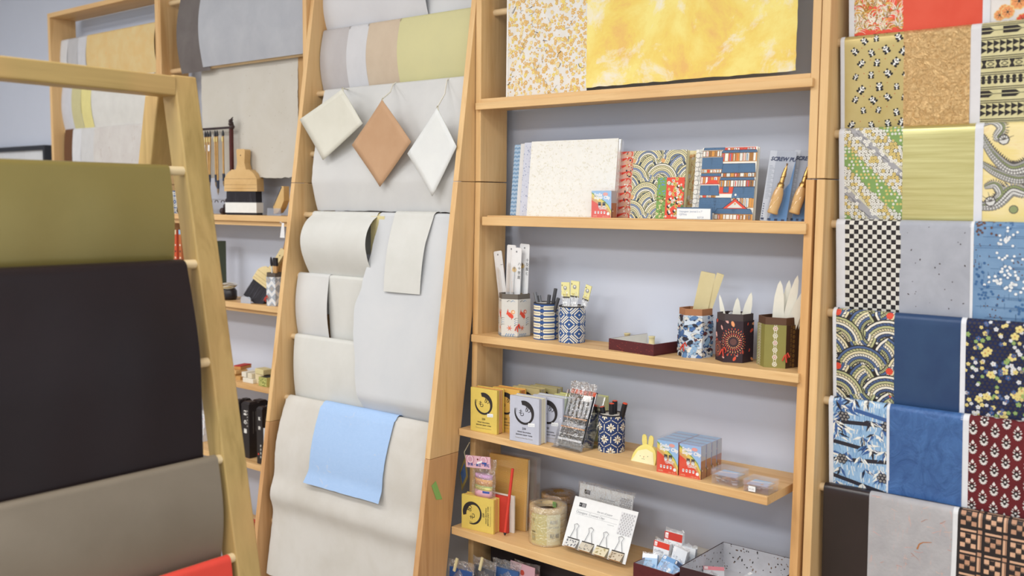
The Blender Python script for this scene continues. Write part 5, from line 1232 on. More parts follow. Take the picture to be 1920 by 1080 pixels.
def d_hex(c,w,h):
    bk,wh=flat('#2a2a30'),flat('#eeece6')
    for j in range(int(h/.011)+2):
        for i in range(3):
            x,y=.006+i*.0195+(j%2)*.0098,j*.0112; P_=[(x+.0078*math.cos(PI/6+k*PI/3),y+.0078*math.sin(PI/6+k*PI/3)) for k in range(6)]; Q_=[(x+.0068*math.cos(PI/6+k*PI/3),y+.0068*math.sin(PI/6+k*PI/3)) for k in range(6)]
            c.poly(P_,bk,1); c.poly(Q_,wh,2)
            if (i+j)%2:
                for k in range(5): c.line(x-.004,y-.004+k*.002,x+.004,y-.004+k*.002,.0005,bk,3)
def d_town(c,w,h):
    rf,bk,rd,wh,br,og,sn=flat('#5f86ad'),flat('#2f3b52'),flat('#e0503a'),flat('#eeebe2'),flat('#a9743a'),flat('#d89a4c'),flat('#d9d9d4'); c.rect(0,0,w,h,wh,0); rn=random.Random(21)
    def roof(x0,y0,x1,y1,L,sk=.003):
        c.poly([(x0-.001,y0-.001),(x1+.001,y0-.001),(x1-sk+.001,y1+.001),(x0+sk-.001,y1+.001)],bk,L); c.poly([(x0,y0),(x1,y0),(x1-sk,y1),(x0+sk,y1)],rf,L+1)
        x=x0+.0012
        while x<x1-.001: c.line(x,y0,x+(sk if x<(x0+x1)/2 else -sk)*.8,y1,.0005,bk,L+2); x+=.0021
        y=y0+.002
        while y<y1: c.line(x0+.001,y,x1-.001,y,.0004,bk,L+2); y+=.0026
    def rooms(x0,y0,x1,y1,L):
        c.rect(x0,y0,x1,y1,rn.choice((rd,br,og)),L); x=x0+.001
        while x<x1-.003:
            ww=rn.uniform(.004,.010); c.rect(x,y0+.0012,min(x+ww,x1-.0005),y1-.0012,bk,L+1); c.rect(x+.0005,y0+.0017,min(x+ww,x1-.0005)-.0005,y1-.0017,rn.choice((wh,wh,sn,rd,og,br)),L+2)
            if rn.random()<.6: c.rect(x+ww*.3,y0+.002,x+ww*.55,y1-.003,rn.choice((rf,rd,wh,bk)),L+3)
            x+=ww+.0012
    roof(.002,h*.97,w*.42,h,1); rooms(w*.40,h*.955,w*.97,h*.995,1); rooms(.0,h*.87,w*.36,h*.96,1); roof(w*.36,h*.925,w,h*.955,5); rooms(w*.36,h*.80,w,h*.925,5)
    roof(-.004,h*.70,w*.40,h*.86,9,.004); roof(w*.38,h*.65,w*.99,h*.77,13,.003); rooms(0,h*.645,w*.38,h*.70,13); roof(.0,h*.605,w*.37,h*.64,17,.001); rooms(w*.37,h*.585,w,h*.65,13)
    roof(w*.37,h*.55,w*.98,h*.58,17,.001); rooms(0,h*.49,w*.36,h*.60,13); rooms(w*.36,h*.45,w,h*.55,13); c.poly([(w*.1,h*.50),(w*.16,h*.55),(w*.3,h*.55),(w*.34,h*.50)],rd,20)
    roof(-.002,h*.34,w*.36,h*.47,21,.004); c.rect(w*.36,h*.36,w*.62,h*.45,rd,18); roof(w*.44,h*.38,w*.53,h*.45,21,0); roof(w*.60,h*.30,w*1.02,h*.45,21,.004)
    rooms(0,h*.28,w*.30,h*.345,21); roof(-.004,h*.10,w*.62,h*.30,25,.006); rooms(w*.62,h*.17,w,h*.31,21)
    c.poly([(w*.42,h*.145),(w*.92,h*.145),(w*.67,h*.30)],bk,31); c.poly([(w*.45,h*.152),(w*.89,h*.152),(w*.67,h*.288)],rd,32); c.poly([(w*.53,h*.165),(w*.81,h*.165),(w*.67,h*.25)],sn,33); c.circ(w*.67,h*.22,.0025,og,34,7)
    roof(w*.30,h*.085,w*1.0,h*.15,35,.008); rooms(w*.30,0,w,h*.08,35)
    for k in range(3): c.circ(w*.67+(k-1)*.006,h*.32+(k%2)*.004,.003,wh if k%2 else rf,38,7)
book('patterned_notebook','yellow patterned notebook whose edge shows left of the hexagon one','notebook',1283,1395,283,.060,.010,.12,flat('#e9d7a2'),d_map,group='washi covered notebooks',rot=0)
book('patterned_notebook','notebook with black and white hexagons behind the rooftop print','notebook',1296,1400,281,.045,.010,.11,flat('#eeece6'),d_hex,group='washi covered notebooks')
book('patterned_notebook','notebook covered with red and blue Japanese rooftops print','notebook',1309,1411,278,.026,.014,.10,flat('#eeebe2'),d_town,group='washi covered notebooks')
# price card
a=at(1268,410,'Y',.0); b=at(1331,410,'Y',.0); W=b.x-a.x
t=thing('price_card','small white price card in a clear holder in front of the notebooks','price card',(a.x,.002,Z2),0)
mb=MB().box(0,W,0,.0012,.001,.026,flat('#eef0f1')); c=Cv(mb,plane((0,0,.001),(1,0,0),(0,0,1)),W,.025); c.text('Chiyogami  Journal 5 x 7"',.006,.016,.0062,flat('#8f9cb4'),1); c.text('CJ57(ea)',.006,.009,.0062,flat('#8f9cb4'),1); c.text('$27.50',W*.62,.002,.0062,flat('#8f9cb4'),1); mb.build('printed_card',t)
MB().box(-.001,W+.003,.0014,.004,0,.029,flat('#54708f',.3)).build('card_holder',t)
# screw punch packs
def punch(label,pxl,pxr,yb,rot=0):
    a=at(pxl,411,'Y',yb); W=.050 if yb>.02 else .064; a.x=.916 if yb>.02 else .864; H=hz(1450,281,yb+.02)-Z2
    t=thing('screw_punch_pack',label,'tool pack',(a.x,yb,Z2+.001),(-.14,.07,0),'blister packed screw punches')
    gy,bl,wh=flat('#a6acb9'),flat('#5f86b4'),flat('#e2e5ea'); nv=flat('#38415e')
    mb=MB().box(0,W,.0,.0012,0,H,gy); c=Cv(mb,plane((0,0,0),(1,0,0),(0,0,1)),W,H)
    c.poly([(W*.30,0),(W,0),(W,H*.9),(W*.9,H*.55),(W*.55,H*.35)],bl,0,True); c.rect(0,0,W*.26,H,flat('#bcc1cb'),1)
    c.text('SCREW PUNCH',W*.06,H*.86,.0125,nv,2,bold=.05,shear=.25)
    for i in range(22): c.rect(W*.05,H*(.78-i*.022),W*(.17+.05*((i*7)%3)),H*(.78-i*.022)+.0012,flat('#8e95a4'),2)
    for i in range(6): c.circ(W*.06,H*(.24-i*.035),.0016,nv,2,7)
    for i in range(4): c.rect(W*(.02+.26*i),.002,W*(.14+.26*i),.007,nv,3)
    mb.build('backing_card',t)
    tb=Matrix.Translation((W*.54,-.016,.016))@Matrix.Rotation(.15,4,'Y'); s_=(H-.045)/.122
    hb=MB(); hb.T=tb; pr=[(.0,0),(.0105,0),(.0125,.003),(.0110,.010),(.0118,.022),(.0125,.036),(.0110,.052),(.0075,.064)]; hb.lathe([(r_,z*s_) for r_,z in pr],paper('#d9b076','#cda066',20,.35),24); hb.build('wooden_handle',t)
    mb=MB(); mb.T=tb; mb.lathe([(r_,z*s_) for r_,z in [(.0078,.063),(.0078,.072),(.006,.074),(.0050,.078),(.0050,.098),(.0038,.102),(.0036,.110),(.0018,.114),(.0018,.122),(.0,.122)]],flat('#b9935a',.25,.9),18); mb.tube([(.0052*math.cos(a_),.0052*math.sin(a_),(.079+.018*a_/9)*s_) for a_ in [k*.4 for k in range(24)]],.0007,flat('#7a5c30',.3,.9),5); mb.build('brass_screw_shaft',t)
    bb=MB(); n=14; cl=clear(.01,.04,edge=.12)
    bb.T=tb@Matrix.Translation((0,.002,-.008)); bb.lathe([(0,0),(.017,.002),(.018,.02),(.017,.06*s_),(.009,.08*s_),(.006,.125*s_),(.004,.134*s_),(0,.134*s_)],cl,24,sy=.8); bb.build('clear_blister',t)
    return t
punch('left one of two carded screw punches with wooden handle',1430,0,.012,-.02)
punch('right one of two carded screw punches, partly behind the post',1466,0,.030,-.02)
# ---------------------------------------------------------------- lowest visible shelf
def tapes(label,pxl,pxr,pyb,pyt,col,n,lab,yy=None,z=Z5):
    x,y,r_=place(pxl,pxr,pyb,z); y=yy if yy is not None else y; H=hz((pxl+pxr)/2,pyt,y)-z
    t=thing('tape_roll_pack',label,'tape',(x,y,z),0,'shrink wrapped tape rolls'); kh=H/n; m_=paper(col,None,40,.6)
    for i in range(n):
        mb=MB(); z0=i*kh; mb.lathe([(r_*.66,z0+.001),(r_*.97,z0+.0005),(r_*.985,z0+.002),(r_*.985,z0+kh-.002),(r_*.97,z0+kh-.0005),(r_*.66,z0+kh-.001),(r_*.66,z0+.001)],m_,36); 
        mb.build('tape_roll',t)
    if lab:
        mb=MB(); c=Cv(mb,cyl_S(r_*1.0,a0=-PI),2*r_*2,H,[r_*.15*k for k in range(1,24)],()); c.rect(r_*1.15,H*.06,r_*2.9,H*.86,flat('#cfc489'),1); c.rect(r_*2.15,H*.06,r_*2.9,H*.86,flat('#d9d2b0'),2)
        for i in range(9): c.rect(r_*1.25,H*.14+i*.0022,r_*1.5,H*.14+i*.0022+.0011,flat('#6b6236'),3)
        c.rect(r_*1.25,H*.35,r_*1.5,H*.40,flat('#6b6236'),3); c.text('和紙',r_*2.3,H*.62,.012,flat('#8a8a94'),3); c.text('MT CASA',r_*2.25,H*.5,.007,flat('#8a8a94'),3); c.text('粘着',r_*2.3,H*.25,.014,flat('#5d5d66'),3); c.text('紙',r_*1.3,H*.66,.010,flat('#8a8455'),3)
        c.rect(r_*.55,H*.40,r_*.85,H*.52,flat('#e6e9ee'),3); mb.build('printed_label',t)
        mb=MB().box(-.006,.006,r_*.55,r_*.57,H*.8,H*.99,flat('#7fb35c')); mb.build('green_sticker',t)
    rn=random.Random(4); mb=MB(); o=[rn.uniform(0,.0022) for _ in range(200)]
    n_=28; pr=[(.3,H+.004),(.7,H+.005),(.98,H+.001),(1.02,H*.9),(1.02,H*.1),(.99,0)]
    vs=[((r_*a_+o[(k*7+j*13)%200])*math.cos(2*PI*k/n_),(r_*a_+o[(k*7+j*13)%200])*math.sin(2*PI*k/n_),zz+(o[(k*5+j)%200]*2 if j<3 else 0)) for j,(a_,zz) in enumerate(pr) for k in range(n_)]
    mb.raw(vs,[(j*n_+k,(j+1)*n_+k,(j+1)*n_+(k+1)%n_,j*n_+(k+1)%n_) for j in range(len(pr)-1) for k in range(n_)],clear(.10,.07,(1,1,1,1),.7),True); mb.build('shrink_wrap',t)
    return t
tapes('shrink wrapped stack of cream paper tape rolls with an olive label',991,1063,1027,945,'#d9c194',6,True)
tapes('brown shrink wrapped tape rolls behind the cream stack',1029,1095,1000,927,'#9a7440',5,False,yy=.068)
# covered clips on cards
def clipcard(label,loc,rot,W,H,lean,clips=True,bag_=True):
    t=thing('binder_clip_card',label,'clip card',loc,(-lean,0,rot),'cards of covered clips'); wh,gy,bk=flat('#e9ebec'),flat('#8a8d94'),flat('#2b2b30')
    mb=MB().box(0,W,0,.0015,0,H,wh); c=Cv(mb,plane((0,0,0),(1,0,0),(0,0,1)),W,H); u=H/.118
    c.rect(W*.10,H*.82,W*.21,H*.90,bk,1); c.rect(W*.145,H*.828,W*.20,H*.892,flat('#8f8f92'),2); c.text('ア',W*.10,H*.835,.006,wh,3)
    c.text('the art of paper',W*.40,H*.79,.0078,gy,1); c.text('Chiyogami  Covered Clips',W*.08,H*.69,.0088,gy,1)
    c.rect(W*.08,H*.755,W*.74,H*.759,gy,1); c.rect(W*.08,H*.665,W*.74,H*.668,gy,1); c.rect(W*.60,H*.62,W*.70,H*.625,gy,1)
    c.rect(W*.76,H*.50,W,H*.93,flat('#dcdde0'),1); rn=random.Random(3)
    for i in range(50):
        x,y=W*(.785+.20*((i%5)+.5*((i//5)%2))/5),H*(.52+.38*(i//5)/9); c.circ(x,y,.0024,flat('#6d6e76'),2,8); c.circ(x,y,.0014,flat('#e6e6e8'),3,6)
    mb.build('printed_card',t)
    if clips:
        for i,(c1,c2) in enumerate((('#d9d8d4','#6e6f78'),('#cfc6b4','#a8a39a'),('#ddd3b6','#b7a878'),('#cfc2ac','#8d7a62'))):
            x=W*(.06+.235*i); w_=W*.19; tr=thing; mb=MB(); pm=flat(c1)
            mb.raw([(x,-.0005,H*.20),(x+w_,-.0005,H*.20),(x+w_,-.014,H*.02),(x,-.014,H*.02)],[(3,2,1,0)],pm); mb.raw([(x,-.014,H*.02),(x+w_,-.014,H*.02),(x+w_,.002,-.0002),(x,.002,-.0002)],[(3,2,1,0)],flat('#b98f4e',.4)); mb.raw([(x+w_,-.0005,H*.20),(x+w_,-.014,H*.02),(x+w_,.002,-.0002)],[(0,1,2),(2,1,0)],pm)
            cc=Cv(mb,plane((x,-.0142,H*.02),(1,0,0),(0,.0135,H*.18)),w_,H*.20)
            for q in range(12): cc.circ(w_*RR.uniform(.08,.92),H*.18*RR.uniform(.1,.9),.0018,flat(c2),1,6,1.5,q)
            cc.rect(0,H*.178,w_,H*.20,bk,2); cb_=mb.build('clip_body',t)
            wv=MB(); cxm=x+w_*.5; wv.tube([(cxm-w_*.30,-.0025,H*.20),(cxm-w_*.10,-.0035,H*.38),(cxm-w_*.20,-.0035,H*.455),(cxm,-.0035,H*.485),(cxm+w_*.20,-.0035,H*.455),(cxm+w_*.10,-.0035,H*.38),(cxm+w_*.30,-.0025,H*.20)],.0007,flat('#8d9096',.3,.8),6); wv.build('wire_handle',cb_)
    if bag_:
        b=bag('','','',None,W*1.06,H*1.06,.008,seed=7,mt=clear(.07,.06,(1,1,1,1),.8)); b.v=[v+Vector((W/2,.0,-.001)) for v in b.v]; b.build('clear_bag',t)
    return t
a=Vector((*az(1050,1030,Z5),Z5)); b=Vector((*az(1171,1054,Z5),Z5)); ang=math.atan2(b.y-a.y,b.x-a.x); W=(b-a).length
ang=-.05
b=at(1171,1054,'Y',-.060); a=at(1052,1026,'Y',-.050); W=b.x-a.x
clipcard('front card of four paper covered binder clips, leaning back',(a.x,-.046,Z5+.0125),ang,W,.135,.42,bag_=False)
a2=at(1096,985,'Y',.055); clipcard('rear card of covered clips in a clear bag behind the front card',(a2.x-.012,.030,Z5+.02),ang,W*.86,.142,.12,clips=False)
# red boxes
def az5(px,py,h): p=at(px,py,'Z',Z5+h); return p.x,p.y
def tray_top(label,P1,P2,P3,h,**k):
    """box placed from the pixels of three top rim corners"""
    a,b,c_=[Vector((*az5(*p,h),0)) for p in (P1,P2,P3)]
    u=b-a; ang=math.atan2(u.y,u.x); v=Vector((-math.sin(ang),math.cos(ang),0)); D=max(.05,(c_-b).dot(v))
    r,W_,D_=tray.__wrapped__(label,a,ang,u.length,D,h,**k) if hasattr(tray,'__wrapped__') else (None,0,0)
    return r
def boxat(label,x,y,ang,W,D,h,inn,sp,name='open_box',out='#5a2024',z=Z5):
    """open cardboard box with lining, corner x,y"""
    r=thing(name,label,'box',(x,y,z),ang); th=.003; mo=paper(out,None,60,.5,.6,0,.2,200,.4); mi=paper(inn,None,20,.7,.3)
    mb=MB().box(0,W,0,D,0,th,mo)
    for q in ((0,W,0,th),(0,W,D-th,D),(0,th,th,D-th),(W-th,W,th,D-th)): mb.box(q[0],q[1],q[2],q[3],th,h,mo)
    rn=random.Random(3); c=Cv(mb,plane((0,0,0),(1,0,0),(0,0,1)),W,h)
    for i in range(int(200*W)): xx_,yy_=rn.uniform(0,W),rn.uniform(0,h); c.line(xx_,yy_,xx_+rn.uniform(.001,.004),yy_,.0008,flat('#2d1416'),1)
    mb.build('outer_box',r,.0008); mb=MB(); e=.0006
    mb.face([(th,th,th+e),(W-th,th,th+e),(W-th,D-th,th+e),(th,D-th,th+e)],mi)
    for S_,L in ((plane((th,D-th-e,th),(1,0,0),(0,0,1)),W-2*th),(plane((W-th-e,D-th,th),(0,-1,0),(0,0,1)),D-2*th),(plane((th+e,th,th),(0,1,0),(0,0,1)),D-2*th),(plane((W-th,th+e,th),(-1,0,0),(0,0,1)),W-2*th)):
        c=Cv(mb,S_,L,h-th+.0004,off=0); c.rect(0,0,L,h-th,mi,0)
        if sp:
            for i in range(int(L*320)): c.circ(rn.uniform(0,L),rn.uniform(0,h),rn.uniform(.0008,.0022),flat(rn.choice(('#6d5548','#3e3a3a','#8f7a68'))),4,5,rn.uniform(1,2.2),rn.uniform(0,3))
    mb.build('paper_lining',r); return r
p1=at(1185,1056,'Z',Z5+.045); bxr=boxat('dark red box filled with blue and white packets, left of the speckled one',p1.x,p1.y+.006,-.06,.118,.125,.045,'#b9bcc4',False); bxo=(p1.x,p1.y+.006)
p2=at(1283,1061,'Z',Z5+.075); boxat('large dark box lined with speckled white paper, right end of the lowest shelf',bxo[0]+.135,-.117,.0,.222,.222,.072,'#d5d6dc',True,out='#3a2024')
# packets in the first box
rn=random.Random(31)
def smallpack(label,x,y,z,rot,W,H,cols,txt,th=.012):
    t=thing('refill_packet',label,'packet',(x,y,z),rot,'blue and white packets in the dark red box')
    mb=MB().box(-W/2,W/2,-th/2,th/2,0,H,flat(cols[0])); c=Cv(mb,plane((-W/2,-th/2,0),(1,0,0),(0,0,1)),W,H)
    c.rect(0,H*.8,W,H,flat(cols[1]),1); c.rect(W*.05,H*.83,W*.22,H*.97,flat('#f2f2f2'),2); c.text('回',W*.07,H*.84,H*.11,flat(cols[1]),3); c.text(txt,W*.08,H*.64,H*.10,flat('#6a6e78'),2); c.circ(W*.78,H*.45,W*.12,flat(cols[2]),2,10); c.rect(W*.72,H*.12,W*.84,H*.4,flat(cols[2]),2)
    for i in range(8): c.circ(W*rn.uniform(.05,.6),H*rn.uniform(.1,.55),W*.03,flat(rn.choice(('#e9b8bd','#e7e2c0','#bcd3e8'))),3,6)
    mb.build('printed_card',t,.0004)
    b=bag('','','',None,W*1.1,H*1.1,th+.006,seed=int(x*999),mt=clear(.12,.08,(1,1,1,1),.9,.05)); b.build('clear_wrap',t); return t
X0,Y0=bxo
smallpack('tall white packet with a red header at the back of the dark red box',X0+.052,Y0+.098,Z5+.006,(-.12,0,-.06),.052,.098,('#e9ebee','#c23a30','#cfc98a'),'MITSUTENG')
smallpack('small white packet with a red header in front of the tall one',X0+.028,Y0+.080,Z5+.006,(-.15,.03,-.06),.046,.074,('#e6e8ec','#d8402f','#c3c7d0'),'CUTTER')
smallpack('white packet leaning right with a blue round mark',X0+.078,Y0+.066,Z5+.008,(-.15,.18,-.1),.040,.075,('#dfe3e8','#dfe3e8','#4f7fb5'),'ふで')
smallpack('light blue packet at the left side of the dark red box',X0+.024,Y0+.034,Z5+.008,(-.55,-.05,.3),.038,.052,('#a9c9e8','#e9eef4','#7fa9d6'),'KOKUYO')
smallpack('pale blue packet lying across the middle of the dark red box',X0+.058,Y0+.034,Z5+.010,(-.75,.05,-.25),.048,.055,('#9cc0e6','#6f9ccc','#e6ecf2'),'BLUE')
smallpack('blue packet with dark letters at the front right of the dark red box',X0+.090,Y0+.034,Z5+.008,(-.5,.1,-.5),.036,.050,('#8fb6e0','#35435f','#dfe8f2'),'WASH')
smallpack('light blue packet standing at the right back of the dark red box',X0+.094,Y0+.098,Z5+.006,(-.1,.06,.1),.036,.072,('#cfd6de','#e3e6ea','#8fa9c6'),'紙')
t=MB().box(-.03,.03,-.02,.02,0,.055,paper('#c9c5bd')).build('white_box',None,.001,loc=(X0+.108,Y0+.152,Z5),rot=(0,0,-.06)); t.location=(X0+.098,Y0+.160,Z5); tag(t,'plain off white carton standing behind the dark red box','box')
# packets lying in the speckled box
for i,(dx,dy,rt_,cols,lb) in enumerate(((.055,.07,.5,('#c9ccd2','#d98a95','#c9ccd2'),'clear wrapped packet with a pink edge in the speckled box'),(.105,.085,-.4,('#c5c9cf','#b9bec6','#aab3bd'),'grey wrapped packet in the middle of the speckled box'),(.135,.05,.3,('#a9cbea','#c9dff2','#e6eef6'),'light blue wrapped packet in the speckled box'))):
    t=smallpack(lb,bxo[0]+.135+dx,-.117+dy,Z5+.012,(-1.25,0,rt_),.05,.07,cols,'·',.014); t['group']='wrapped packets in the speckled box'
# bags at the bottom left (on the shelf below)
for i,(px,py,rt_,col,lb) in enumerate(((862,1066,.05,'#2f5390','clear bag with a dark blue card at the bottom left'),(905,1062,-.1,'#56585f','clear bag with a wooden tab second from the left at the bottom'),(948,1064,.12,'#3a5f96','crinkled clear bag with blue card at the bottom middle'),(985,1068,-.05,'#c99fae','clear bag with a pink printed header at the bottom'))):
    y=-.10+.028*i; x=at(px,1070,'Y',y).x; H=hz(px,py-12,y)-Z6; r=thing('craft_kit_bag',lb,'bag',(x,y,Z6),(-.04,0,rt_),'clear bags on the bottom shelf')
    MB().box(-.04,.04,-.004,.004,0,H*.88,flat(col)).build('card',r,.0008)
    b=bag('','','',None,.095,H,.03,seed=i+40,mt=clear(.16,.07,(1,1,1,1),1.0,.05)); b.build('clear_bag',r)
    if i<2: m_=MB(); m_.T=Matrix.Translation((-.012+.01*i,-.017,H*.86))@Matrix.Rotation(.25,4,'Y'); m_.box(-.004,.004,-.002,.002,0,.04,slat); m_.build('wooden_tab',r)
    elif i==3: 
        m_=MB().box(-.045,.045,-.020,-.018,H*.72,H,flat('#dfb3c0')); c=Cv(m_,plane((-.045,-.0202,H*.72),(1,0,0),(0,0,1)),.09,H*.28); c.circ(.045,H*.16,.008,flat('#c04a3a'),1,10); c.text('紙',.01,H*.1,.014,flat('#2f55a0'),1); m_.build('header_card',r)
dk=MB().box(.05,.36,.02,.105,Z6,Z6+.22,flat('#2b2428',.5)).build('dark_box'); tag(dk,'large dark box standing at the back of the bottom shelf','box')
# tag with blue diamond, and pale paper strip behind the ladder board
p=at(873,855,'Y',-.030); tg=thing('hanging_tag','brown paper tag with a blue diamond hanging beside the ladder board','tag',(p.x,-.030,p.z),(0,.12,-.2))
mb=MB(); mb.extr([(0,0),(-.022,-.055),(-.004,-.108),(.018,-.060)],lambda u,v,q:(u,-q,v),-.0008,.0008,paper('#b09a5a','#a18b4e',30)); c=Cv(mb,plane((-.05,-.0009,-.12),(1,0,0),(0,0,1)),.1,.12)
c.poly([(.049,.100),(.034,.062),(.047,.032),(.061,.064)],paper('#3f5f9a','#6f8fc0',60,.7,1.0),1); mb.build('card',tg)
mb=MB(); mb.tube([(0,0,-.006),(-.003,-.004,.012),(.010,.003,.045)],.0014,flat('#d9cfae'),6); mb.build('string',tg)
p=at(868,700,'Y',.05); mb=MB(); mb.grid(lambda i,j:Vector((-.014+.028*i+.004*math.sin(j*3),.002*math.sin(j*9+i*2),-.21*j)),4,20,paper('#c9cbd1')); o=mb.build('paper_strip',None,solid=.0006); o.location=(-.028,.088,p.z); tag(o,'narrow pale paper strip hanging behind the right board of the ladder rack','paper')
# ---------------------------------------------------------------- brush shelf things
ZB=1.446; ZC=1.134; ZD=.856; ZE=.592; ZG=.30
def hake(name,label,cat,loc,rot,W,body,handle,bristle,band=None,mt=None,dark='#26242a',th=.022):
    """flat brush standing on its bristles; local z up"""
    t=thing(name,label,cat,loc,rot,'flat wooden brushes on the brush shelves'); m_=mt or paper('#ddb981','#d0a86c',14,.5)
    mb=MB(); zz=0; mb.hexa([(-W*.47,-th*.4,0),(W*.47,-th*.4,0),(W*.47,th*.4,0),(-W*.47,th*.4,0),(-W*.44,-th*.45,bristle),(W*.44,-th*.45,bristle),(W*.44,th*.45,bristle),(-W*.44,th*.45,bristle)],flat(dark,.8)); c=Cv(mb,plane((-W*.47,-th*.46,0),(1,0,0),(0,0,1)),W*.94,bristle)
    for i in range(50): x=RR.uniform(0,W*.92); y=RR.uniform(0,bristle*.5); c.line(x,y,x,y+bristle*.45,.0005,flat('#4a4650'),1)
    mb.build('bristles',t)
    mb=MB(); b0,b1=bristle-.002,bristle+body; out=[(-W*.5,b0),(W*.5,b0),(W*.49,b0+body*.6),(W*.40,b0+body*.85),(W*.26,b1),(-W*.26,b1),(-W*.40,b0+body*.85),(-W*.49,b0+body*.6)]
    mb.extr(out,lambda u,v,q:(u,-q,v),-th/2,th/2,m_); c=Cv(mb,plane((-W*.5,-th/2,b0),(1,0,0),(0,0,1)),W,body)
    for y in (.12,.30,.58): 
        for i in range(24): c.rect(W*(.03+i*.04),body*y,W*(.03+i*.04)+W*.022,body*y+.0012,flat('#6b4526'),1)
    mb.build('wooden_body',t,.0015)
    mb=MB(); h0,h1=b1-.002,b1+handle; mb.extr([(-W*.16,h0),(W*.16,h0),(W*.11,h0+handle*.35),(W*.13,h1-.004),(W*.10,h1),(-W*.10,h1),(-W*.13,h1-.004),(-W*.11,h0+handle*.35)],lambda u,v,q:(u,-q,v),-th*.42,th*.42,m_); c=Cv(mb,plane((-W*.16,-th*.42,h0),(1,0,0),(0,0,1)),W*.32,handle); c.circ(W*.16,handle*.72,.0022,flat('#3a2a1c'),1,8); mb.build('handle',t,.002)
    if band: MB().box(-W*.475,W*.475,-th*.5,th*.5,band[0],band[1],flat('#e9e9e6')).build('paper_band',t)
    return t
xh,yh=az(461,402,ZB); yh=.035; xh=at(461,400,'Y',yh).x; wsc=at(488,400,'Y',yh).x-at(434,400,'Y',yh).x; tot=hz(461,280,yh)-ZB
hake('hake_brush','wide wooden flat brush with black bristles wrapped in a white band','brush',(xh,yh-.006,ZB),.35,wsc*.80,tot*.32,tot*.31,tot*.37,(tot*.035,tot*.19),th=.044)
# brush stand
SY=.034; X1=at(433,210,'Y',SY).x; zt=hz(433,238,SY); X0_=at(352,240,'Y',SY).x
bs=thing('brush_stand','carved dark wooden stand holding hanging calligraphy brushes','brush stand',((X0_+X1)/2,SY,ZB),0); dw=paper('#2a1c1c','#3a2424',30,.4,.6,0,.1,60,.5)
o_=Vector(bs.location)
def bp_(mb,n): 
    o=mb.build(n,bs,.001); o.location=-o_; return o
for X_ in (X0_,X1):
    mb=MB().box(X_-.006,X_+.006,SY-.006,SY+.006,ZB+.01,zt,paper('#5a2a24','#4a1f1c',20,.4)); bp_(mb,'post')
    mb=MB(); yS=lambda u,v,q:(X_+q,.055+u,ZB+v); out=[(-.055,0),(-.035,0),(-.02,.008),(.02,.008),(.035,0),(.052,0),(.05,.016),(.03,.022),(.022,.04),(.014,.075),(-.014,.075),(-.022,.04),(-.032,.02),(-.055,.016)]
    for cx_,cz_,r_ in ((-.048,.010,.0125),(-.030,.026,.012),(-.020,.046,.011),(-.012,.066,.010),(.030,.018,.011),(.020,.040,.010),(0,.03,.012)): mb.lathe([(0,-.008),(r_,-.008),(r_,.008),(0,.008)],dw,12); mb.v[-48:]=[Vector((X_+v.z,SY+cx_*.8+v.x,ZB+cz_+v.y+.003)) for v in mb.v[-48:]]
    mb.box(X_-.005,X_+.005,SY-.02,SY+.02,ZB,ZB+.03,dw); bp_(mb,'carved_foot')
    mb=MB()
    for k,(dy,dz,r_) in enumerate(((0,.0,.011),(-.010,.010,.010),(-.018,.020,.008),(-.006,.024,.006),(-.024,.010,.007))): mb.lathe([(0,-r_),(r_*.7,-r_*.7),(r_,0),(r_*.7,r_*.7),(0,r_)],dw,8,(X_+(.004 if X_==X1 else -.004),SY+dy*.3,zt+dz))
    for k in range(3): mb.tube([(X_,SY,zt+.01+k*.006),(X_+.012,SY-.005,zt+.018+k*.006),(X_+.02,SY-.005,zt+.016+k*.009)],[.004,.003,.001],dw,6)
    bp_(mb,'carved_head')
bp_(MB().box(X0_,X1,SY-.005,SY+.005,zt-.006,zt+.002,dw),'top_rail')
mb=MB().box(X0_,X1,SY-.003,SY+.003,ZB+.052,ZB+.057,flat('#9a9aa2',.3))
for k in range(7): x=X0_+(X1-X0_)*(k+.5)/7; mb.tube([(x+.010*math.cos(a_),SY,ZB+.044+.008*math.sin(a_)) for a_ in [PI*q/6 for q in range(7)]],.002,dw,5)
bp_(mb,'lower_rail')
for i,px in enumerate((375,379,386,390,395,404,408,419)):
    x=at(px,300,'Y',SY-.012).x; y=SY-.012; z1=zt-.010; L_=hz(px,(360,352,346,370,352,352,366,350)[i],y); r=thing('calligraphy_brush',('leftmost','second','third','fourth','fifth','sixth','seventh','rightmost')[i]+' bamboo calligraphy brush hanging on the dark stand from the left','brush',(x,y,z1),(0,(.0,.0,.02,0,.05,-.01,0,0)[i],0),'calligraphy brushes on the stand')
    D_=z1-L_; MB().tube([(0,0,-.020),(0,0,-D_*.5),(0,0,-D_*.78)],.0036,paper('#cda468','#c0955a',30,.4),10).build('bamboo_handle',r)
    MB().tube([(0,0,0),(0,0,-.012),(0,0,-.022)],[.0012,.0045,.0045],flat('#26262c',.4),10).build('cap',r)
    fr_=MB().tube([(0,0,-D_*.77),(0,0,-D_*.9)],[.0052,.0046],flat('#2f3648',.4),10).build('ferrule',r)
    MB().tube([(0,0,-D_*.9),(0,0,-D_*.95),(0,0,-D_)],[.0042,.0036,.0004],flat('#8d7a62'),8).build('brush_tip',fr_)
    if i in (0,2,4): MB().box(-.005,.005,-.0052,-.0045,-.075,-.052,flat('#e9e9ec')).build('price_tag',r)
    MB().box(-.0037,.0037,-.0042,-.0036,-.042,-.026,flat('#e0cd8a')).build('paper_label',r)
